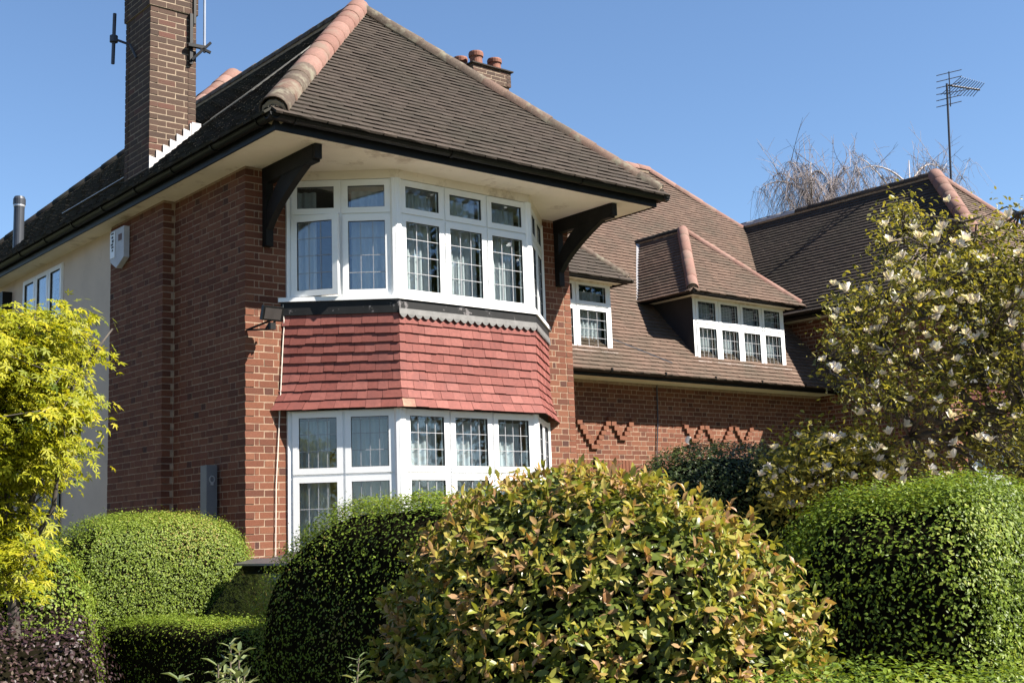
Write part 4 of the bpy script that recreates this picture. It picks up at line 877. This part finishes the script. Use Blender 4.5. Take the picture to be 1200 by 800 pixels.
# ---- general tree
def limb_tree(name, base, top, limbs, clusters, label, cat, bark, trunk_r, crown_fn, limb_r=.03, twig_r=.006):
    """trunk base->top, limbs to main targets, twigs to clusters; returns root"""
    root = empty(name, tuple(base)); tag(root, label, cat); off = -np.asarray(base, float)
    base, top = np.asarray(base, float), np.asarray(top, float); m = MB(); smp = []
    pts = [base+(top-base)*t+np.array([.05*sin(5*t), .05*cos(4*t)-.05, 0]) for t in np.linspace(0, 1, 8)]; m.tube([q+off for q in pts], [trunk_r*(1-.55*t) for t in np.linspace(0, 1, 8)], 10); smp += pts[3:]
    for L in limbs:
        L = np.asarray(L, float); s = pts[random.randint(4, 7)]; mid = (s+L)/2+rng.normal(size=3)*.12+np.array([0, 0, .12]); q = [s*(1-t)**2+2*mid*t*(1-t)+L*t*t+rng.normal(size=3)*.025*(0 < t < 1) for t in np.linspace(0, 1, 8)]
        m.tube([k+off for k in q], [limb_r*(1-.75*t) for t in np.linspace(0, 1, 8)], 7); smp += q[2:]
    m.build('trunk', bark, root, smooth=True); S_ = np.array(smp); tw = MB()
    for c in clusters:
        j = np.argmin(np.sum((S_-c)**2, 1)); s = S_[j]; mid = (s+c)/2+rng.normal(size=3)*.04; tw.tube([s+off, mid+off, c+off], [twig_r*1.5, twig_r, twig_r*.5], 4, cap=False)
    tw.build('twigs', bark, root, recalc=False)['kind'] = 'stuff'; crown_fn(root, off); return root
def pix_clusters(ells, N, dj):
    out = []; w_ = np.array([e[2]*e[3]*(e[5] if len(e) > 5 else 1) for e in ells]); w_ = w_/w_.sum()
    for i in rng.choice(len(ells), size=N, p=w_):
        e = ells[i]; a = rng.uniform(0, 6.28); r = sqrt(rng.uniform()); out.append(P(e[0]+e[2]*r*cos(a), e[1]+e[3]*r*sin(a), e[4]+rng.normal()*dj))
    return np.array(out)
# golden maple
MAPLE = leaf_mat('golden_maple_leaf', [(0, (.08, .12, .010)), (.3, (.22, .255, .012)), (.7, (.40, .39, .018)), (1, (.50, .44, .035))], .5, .4, .25, 1.15)
dm = 7.9
ell = [(10, 400, 68, 40, dm), (56, 395, 30, 28, dm), (20, 460, 72, 45, dm), (57, 470, 30, 45, dm), (10, 530, 72, 45, dm), (52, 530, 26, 36, dm), (8, 600, 44, 36, dm), (8, 660, 36, 40, dm-.2), (116, 378, 5, 16, dm, .6), (90, 405, 12, 18, dm), (-60, 480, 70, 130, dm), (82, 362, 20, 12, dm)]
cl = pix_clusters(ell, 800, .36)
def mcrown(root, off):
    ps, ns = [], []
    for c in cl:
        k = rng.integers(14, 26); q = rng.normal(size=(k, 3))*np.array([.085, .085, .03]); ps.append(c+q-np.array([0, 0, .35])*(q[:, :1]**2+q[:, 1:2]**2)/.1*.3); ns.append(rng.normal(size=(k, 3))*.38+np.array([.15, -.35, .8])+q*2.5)
    ps, ns = np.concatenate(ps), np.concatenate(ns); n_ = len(ps); t = ps-np.array([*P(10, 560, dm)[:2], 0]); t[:, 2] = -.25; t /= np.linalg.norm(t, axis=1, keepdims=True)
    leaf_mesh('crown', ps+off, frames(ns, t, .8), .062*rng.uniform(.7, 1.2, n_), np.clip(rng.normal(.55, .22, n_), .01, .99), 'star', MAPLE, root)
mb_ = P(8, 640, dm); mb_[2] = 0
limb_tree('golden_maple', mb_, P(15, 540, dm), [P(*q, dm) for q in ((60, 390), (100, 400), (20, 390), (100, 480), (-40, 430), (90, 540), (30, 600), (-40, 540), (40, 460), (132, 385))], cl, 'golden yellow-leaved maple against the pale rendered wall', 'tree', BARKD, .05, mcrown, .022, .004)
# magnolia
MAG = leaf_mat('magnolia_leaf', [(0, (.08, .085, .018)), (.4, (.20, .19, .035)), (.75, (.33, .29, .05)), (1, (.46, .38, .07))], .4, .38, .35, 1.3)
MAGF = leaf_mat('magnolia_petal', [(0, (.72, .58, .56)), (.5, (.85, .78, .76)), (1, (.92, .9, .87))], .6, .35, .2, 1.0)
dg_ = 10.0
ell = [(1110, 380, 110, 95, dg_), (1060, 290, 38, 45, dg_, .9), (1060, 255, 20, 22, dg_, .8), (1130, 300, 50, 50, dg_), (1170, 330, 60, 80, dg_), (1015, 400, 45, 60, dg_), (1000, 355, 25, 28, dg_), (985, 420, 22, 40, dg_), (1030, 470, 45, 32, dg_), (1150, 470, 80, 80, dg_), (1192, 248, 18, 12, dg_, .8), (1060, 560, 70, 40, dg_, .8), (1180, 540, 60, 50, dg_), (1240, 400, 80, 170, dg_), (1150, 240, 10, 12, dg_, .3)]
clm = pix_clusters(ell, 1150, .7)
FLM = []
def gcrown(root, off):
    ps, ns = [], []
    for c in clm:
        k = rng.integers(14, 26); q = rng.normal(size=(k, 3))*.08; ps.append(c+q); ns.append(rng.normal(size=(k, 3))*.6+np.array([.1, -.2, .75])+q*3)
    ps, ns = np.concatenate(ps), np.concatenate(ns); n_ = len(ps); hi = (ps[:, 2]-2.2)/2.4
    cr = leaf_mesh('crown', ps+off, frames(ns, np.array([0, 0, .25])+rng.normal(size=(n_, 3)), 1), rng.uniform(.6, 1.3, n_)*.045, np.clip(rng.normal(.40, .26, n_)+.12*hi, .01, .99), 'oval', MAG, root, .5)  # higher leaves lighter: the sunlit crown top put into the leaf colour
    fm = []
    for s in range(3):
        m = MB()
        for j in range(8):
            a = j*2*pi/8+rng.uniform(-.2, .2); el = radians(rng.uniform(35, 75)); l = rng.uniform(.05, .072); d = np.array([cos(a)*cos(el), sin(a)*cos(el), sin(el)]); sd = np.array([-sin(a), cos(a), 0]); up = np.cross(d, sd)
            m.add([(0, 0, 0), d*l*.4-sd*l*.24+up*.0, d*l*.78-sd*l*.24, d*l-up*l*.12, d*l*.78+sd*l*.24, d*l*.4+sd*l*.24, d*l*.5-up*l*.08], [(0, 1, 6), (1, 2, 6), (2, 3, 6), (3, 4, 6), (4, 5, 6), (5, 0, 6)], rng.uniform(.2, .9))
        o = m.build('flower', MAGF, root, recalc=False); fm.append(o.data); FLM.append(o.data); bpy.data.objects.remove(o)
    pl = [(977, 335), (992, 341), (1058, 303), (1040, 312), (1112, 237), (1073, 270), (1116, 285), (1125, 290), (1145, 300), (1152, 306), (1020, 346), (1042, 328), (1071, 327), (1003, 365), (978, 375), (1030, 388), (1039, 378), (1088, 350), (1043, 427), (1027, 455), (1140, 400), (1187, 372), (1117, 440), (1115, 453), (1097, 482), (1113, 490), (1060, 500), (1090, 520), (1160, 518), (985, 515), (940, 510), (1002, 545), (1030, 540), (982, 560), (945, 565), (920, 530), (960, 585), (1150, 395), (1005, 415), (975, 405), (1185, 390), (1170, 440), (1065, 470), (1030, 525), (950, 540), (1182, 255), (1098, 225+60), (1132, 392)]
    pl += [(rng.uniform(965, 1198), rng.uniform(260, 590)) for _ in range(70)]; pl = [q_ for q_ in pl if not (q_[0] < 1030 and q_[1] < 330) and not (q_[0] < 980 and q_[1] > 470)]
    for i, (x, y) in enumerate(pl):
        o = link('flower', fm[i % 3], cr, 0.0); o.location = Vector(P(x, y, dg_-.95+rng.normal()*.2)+off); o.rotation_euler = (rng.uniform(-.6, .6), rng.uniform(-.6, .6), rng.uniform(0, 6)); s = rng.uniform(.8, 1.25); o.scale = (s, s, s)
mg = P(1195, 640, dg_); mg[2] = 0
limb_tree('magnolia_tree', mg, P(1190, 470, dg_), [P(*q, dg_) for q in ((1060, 270), (1130, 260), (1000, 380), (970, 420), (1090, 370), (1040, 470), (1170, 300), (1195, 250), (950, 540), (1060, 545), (1120, 540), (1240, 330), (1250, 450), (1150, 400))], clm, 'flowering magnolia with white blossoms in front of the neighbouring house', 'tree', BARK, .075, gcrown, .045, .0065)
# flowering shrub at the magnolia's foot
clf = pix_clusters([(960, 560, 62, 42, 9.5), (915, 565, 28, 26, 9.5), (1010, 545, 40, 45, 9.5), (965, 520, 30, 18, 9.5)], 330, .3)
def fcrown(root, off):
    ps = np.concatenate([c+rng.normal(size=(18, 3))*.075 for c in clf]); n_ = len(ps); cr = leaf_mesh('crown', ps+off, frames(rng.normal(size=(n_, 3))*.6+np.array([.1, -.2, .75]), np.array([0, 0, .3])+rng.normal(size=(n_, 3)), 1), .05*rng.uniform(.6, 1.3, n_), np.clip(rng.normal(.55, .24, n_), .01, .99), 'oval', MAG, root, .5)
    for i in range(46):
        a = rng.uniform(0, 6.28); r_ = sqrt(rng.uniform()); o = link('flower', FLM[i % 3], cr, 0.0); o.location = Vector(P(962+75*r_*cos(a), 555+48*r_*sin(a), 9.15+rng.normal()*.1)+off); o.rotation_euler = (rng.uniform(-.8, .8), rng.uniform(-.8, .8), rng.uniform(0, 6)); s_ = rng.uniform(.7, 1.1); o.scale = (s_, s_, s_)
fb = P(965, 640, 9.5); fb[2] = 0
limb_tree('flowering_shrub', fb, P(965, 590, 9.5), [P(*q, 9.5) for q in ((930, 560), (1000, 545), (965, 525), (985, 575))], clf, 'pale flowering shrub between the dark hedge and the magnolia', 'shrub', BARKD, .03, fcrown, .014, .004)
# bare birches behind the neighbour
BIR = plain('pale_birch_twig', (.19, .155, .15), .8, var=.3); BIRW = plain('white_birch_bark', (.34, .30, .28), .8, var=.2)
def birch(px, toppy, spread, d, label, seed, n=46):
    r = np.random.default_rng(seed); b = P(px, 420, d); b[2] = 0; root = empty('birch_tree', tuple(b)); tag(root, label, 'tree', 'bare birches behind the neighbouring roof'); off = -b; top = P(px, toppy, d)
    m = MB(); m.tube([np.zeros(3), (top-b)*.5, top-b], [.16, .10, .015], 8); starts = []
    for i in range(20):
        t = r.uniform(.5, .97); s = b+(top-b)*t; e = P(px+r.uniform(-1, 1)*spread*1.15, toppy+r.uniform(-8, 50), d+r.normal()*1.0); mid = (s+e)/2+np.array([0, 0, .8]); q = [s*(1-k)**2+2*mid*k*(1-k)+e*k*k for k in np.linspace(0, 1, 9)]
        m.tube([k+off for k in q], list(np.linspace(.04, .007, 9)), 5); starts += q[3:]
    m.build('trunk', BIRW, root, smooth=True); tw = MB()
    for i in range(n*13):
        s = starts[r.integers(len(starts))]+r.normal(size=3)*.06; dr_ = unit(r.normal(size=3)*np.array([1, 1, .3])); L = r.uniform(.6, 2.3); q = []
        for k in range(7): t = k/6; q.append(s+dr_*(.25+.35*t)*L*t*.8+np.array([0, 0, .18*L*t-L*.9*t*t])+r.normal(size=3)*.03)
        tw.tube([k+off for k in q], list(np.linspace(.0065, .003, 7)), 3, cap=False)
    for i in range(60):
        s = starts[r.integers(len(starts))]; v = unit(np.array([r.normal()*.45, r.normal()*.45, 1.0])); L = r.uniform(.5, 1.5); bd = r.normal(size=3)*.25; q = [s+v*L*k/5+bd*(k/5)**2 for k in range(6)]; tw.tube([k+off for k in q], list(np.linspace(.012, .004, 6)), 3, cap=False)
        for k in (2, 3, 4): e = q[k]+unit(v+r.normal(size=3)*.7)*L*.35; tw.tube([q[k]+off, (q[k]+e)/2+off+np.array([0, 0, .02]), e+off], [.006, .005, .003], 3, cap=False)
    o = tw.build('crown', BIR, root, recalc=False); o['kind'] = 'stuff'
birch(950, 190, 55, 38, 'bare weeping birch whose drooping twigs overhang the valley end of the neighbouring ridge', 5, 95)
birch(1065, 188, 66, 40, 'bare upright birch beside the aerial mast behind the neighbouring roof', 9, 80)
# sprigs at the bottom
SPR = leaf_mat('grey_green_sprig_leaf', [(0, (.08, .11, .05)), (.5, (.19, .23, .10)), (1, (.36, .36, .18))], .45, .25)
def sprig(px, py, d, h, k, label, seed):
    r = np.random.default_rng(seed); t = P(px, py, d); b = np.array([t[0], t[1], 0]); root = empty('leafy_sprig_plant', tuple(b)); tag(root, label, 'plant', 'narrow-leaved plants at the foot of the hedges'); m = MB(); ps, tt, nn = [], [], []
    for i in range(k):
        e = np.array([r.normal()*.05, r.normal()*.05, t[2]-r.uniform(0, .1)*(i > 0)]); q = [np.array([e[0]*.3, e[1]*.3, 0])*(1-s)+e*s for s in np.linspace(0, 1, 6)]; m.tube(q, [.0022]*6, 5)
        for j in range(34):
            s = 1-.16*(j/34)**1.1; c = q[0]*(1-s)+e*s; a = j*2.4+i; el = r.uniform(.25, .8); ps.append(c); dd = np.array([cos(a)*cos(el), sin(a)*cos(el), sin(el)]); tt.append(dd); nn.append(np.array([-cos(a)*sin(el), -sin(a)*sin(el), cos(el)]))
    m.build('stem', BARK, root); ps, tt, nn = map(np.array, (ps, tt, nn)); o = leaf_mesh('leaves', ps, (tt, np.cross(nn, tt), nn), r.uniform(.028, .046, len(ps)), r.uniform(.1, .99, len(ps)), 'oval', SPR, root, .3)
sprig(272, 757, 2.9, 1, 3, 'tall narrow-leaved sprig before the dark foot of the box-shaped hedge', 1); sprig(245, 778, 2.8, 1, 4, 'short bushy narrow-leaved sprig beside the tall one', 2); sprig(341, 772, 2.9, 1, 2, 'single slim sprig before the rounded hedge', 3)
sprig(225, 793, 2.7, 1, 3, 'lowest narrow-leaved sprig next to the purple bush', 4)
# street trees over the road, seen only in the window reflections
STL = leaf_mat('street_tree_leaf', [(0, (.03, .05, .012)), (.5, (.06, .10, .02)), (1, (.12, .15, .04))], .5, .3)
for i, (x, y, h, r_) in enumerate(((7, -23, 14, 4.0), (14, -22, 16, 4.6), (21, -22, 15, 4.6), (28, -21, 16, 4.6), (36, -22, 15, 5), (45, -22, 16, 5))):
    cl_ = np.array([x, y, h*.62])+rng.normal(size=(330, 3))*np.array([r_*.42, r_*.42, h*.17])
    def scr(root, off, cl_=cl_):
        ps = np.concatenate([c+rng.normal(size=(40, 3))*.4 for c in cl_]); leaf_mesh('crown', ps+off, frames(rng.normal(size=(len(ps), 3))+np.array([0, 0, .6])), .27*rng.uniform(.7, 1.3, len(ps)), rng.uniform(0, 1, len(ps)), 'rhomb', STL, root, .6)
    tr = limb_tree('street_tree', (x, y, 0), (x, y, h*.6), list(cl_[:10]), cl_[::3], 'leafy street tree across the road', 'tree', BARKD, .2, scr, .09, .02); tr['group'] = 'street trees across the road'

# ---- unseen house added beyond the drive to block sky light from the side wall
lh = empty('next_house', (-12, 4, 0)); tag(lh, 'plain brick house with hipped roof standing across the side passage, facing the pale rendered wall', 'house')
def LH(name, mat, fn, par=lh):
    m = MB(); fn(m); o = m.build(name, mat, par)
    if par is lh: o.location = -Vector(lh.location)
    return o
LH('wall', MT['brick'], lambda m: m.box((-17, -1, 0), (-8.2, 11, 5.6)))
LH('roof', MT['tile_brown'], lambda m: m.add([(-17.5, -1.5, 5.6), (-7.7, -1.5, 5.6), (-7.7, 11.5, 5.6), (-17.5, 11.5, 5.6), (-12.6, 3.4, 9.8), (-12.6, 6.6, 9.8)], [(0, 1, 4), (1, 2, 5, 4), (2, 3, 5), (3, 0, 4, 5), (3, 2, 1, 0)]))
for y in (1.0, 6.0):
    for z in (1.0, 3.7):
        w2 = LH('window', MT['white'], lambda m, y=y, z=z: (m.box((-8.199, y, z), (-8.15, y+.07, z+1.3)), m.box((-8.199, y+1.5, z), (-8.15, y+1.57, z+1.3)), m.box((-8.199, y+.07, z), (-8.15, y+1.5, z+.07)), m.box((-8.199, y+.07, z+1.23), (-8.15, y+1.5, z+1.3))))
        LH('glass_pane', MT['cheek'], lambda m, y=y, z=z: m.box((-8.199, y+.07, z+.07), (-8.19, y+1.5, z+1.23)), w2)
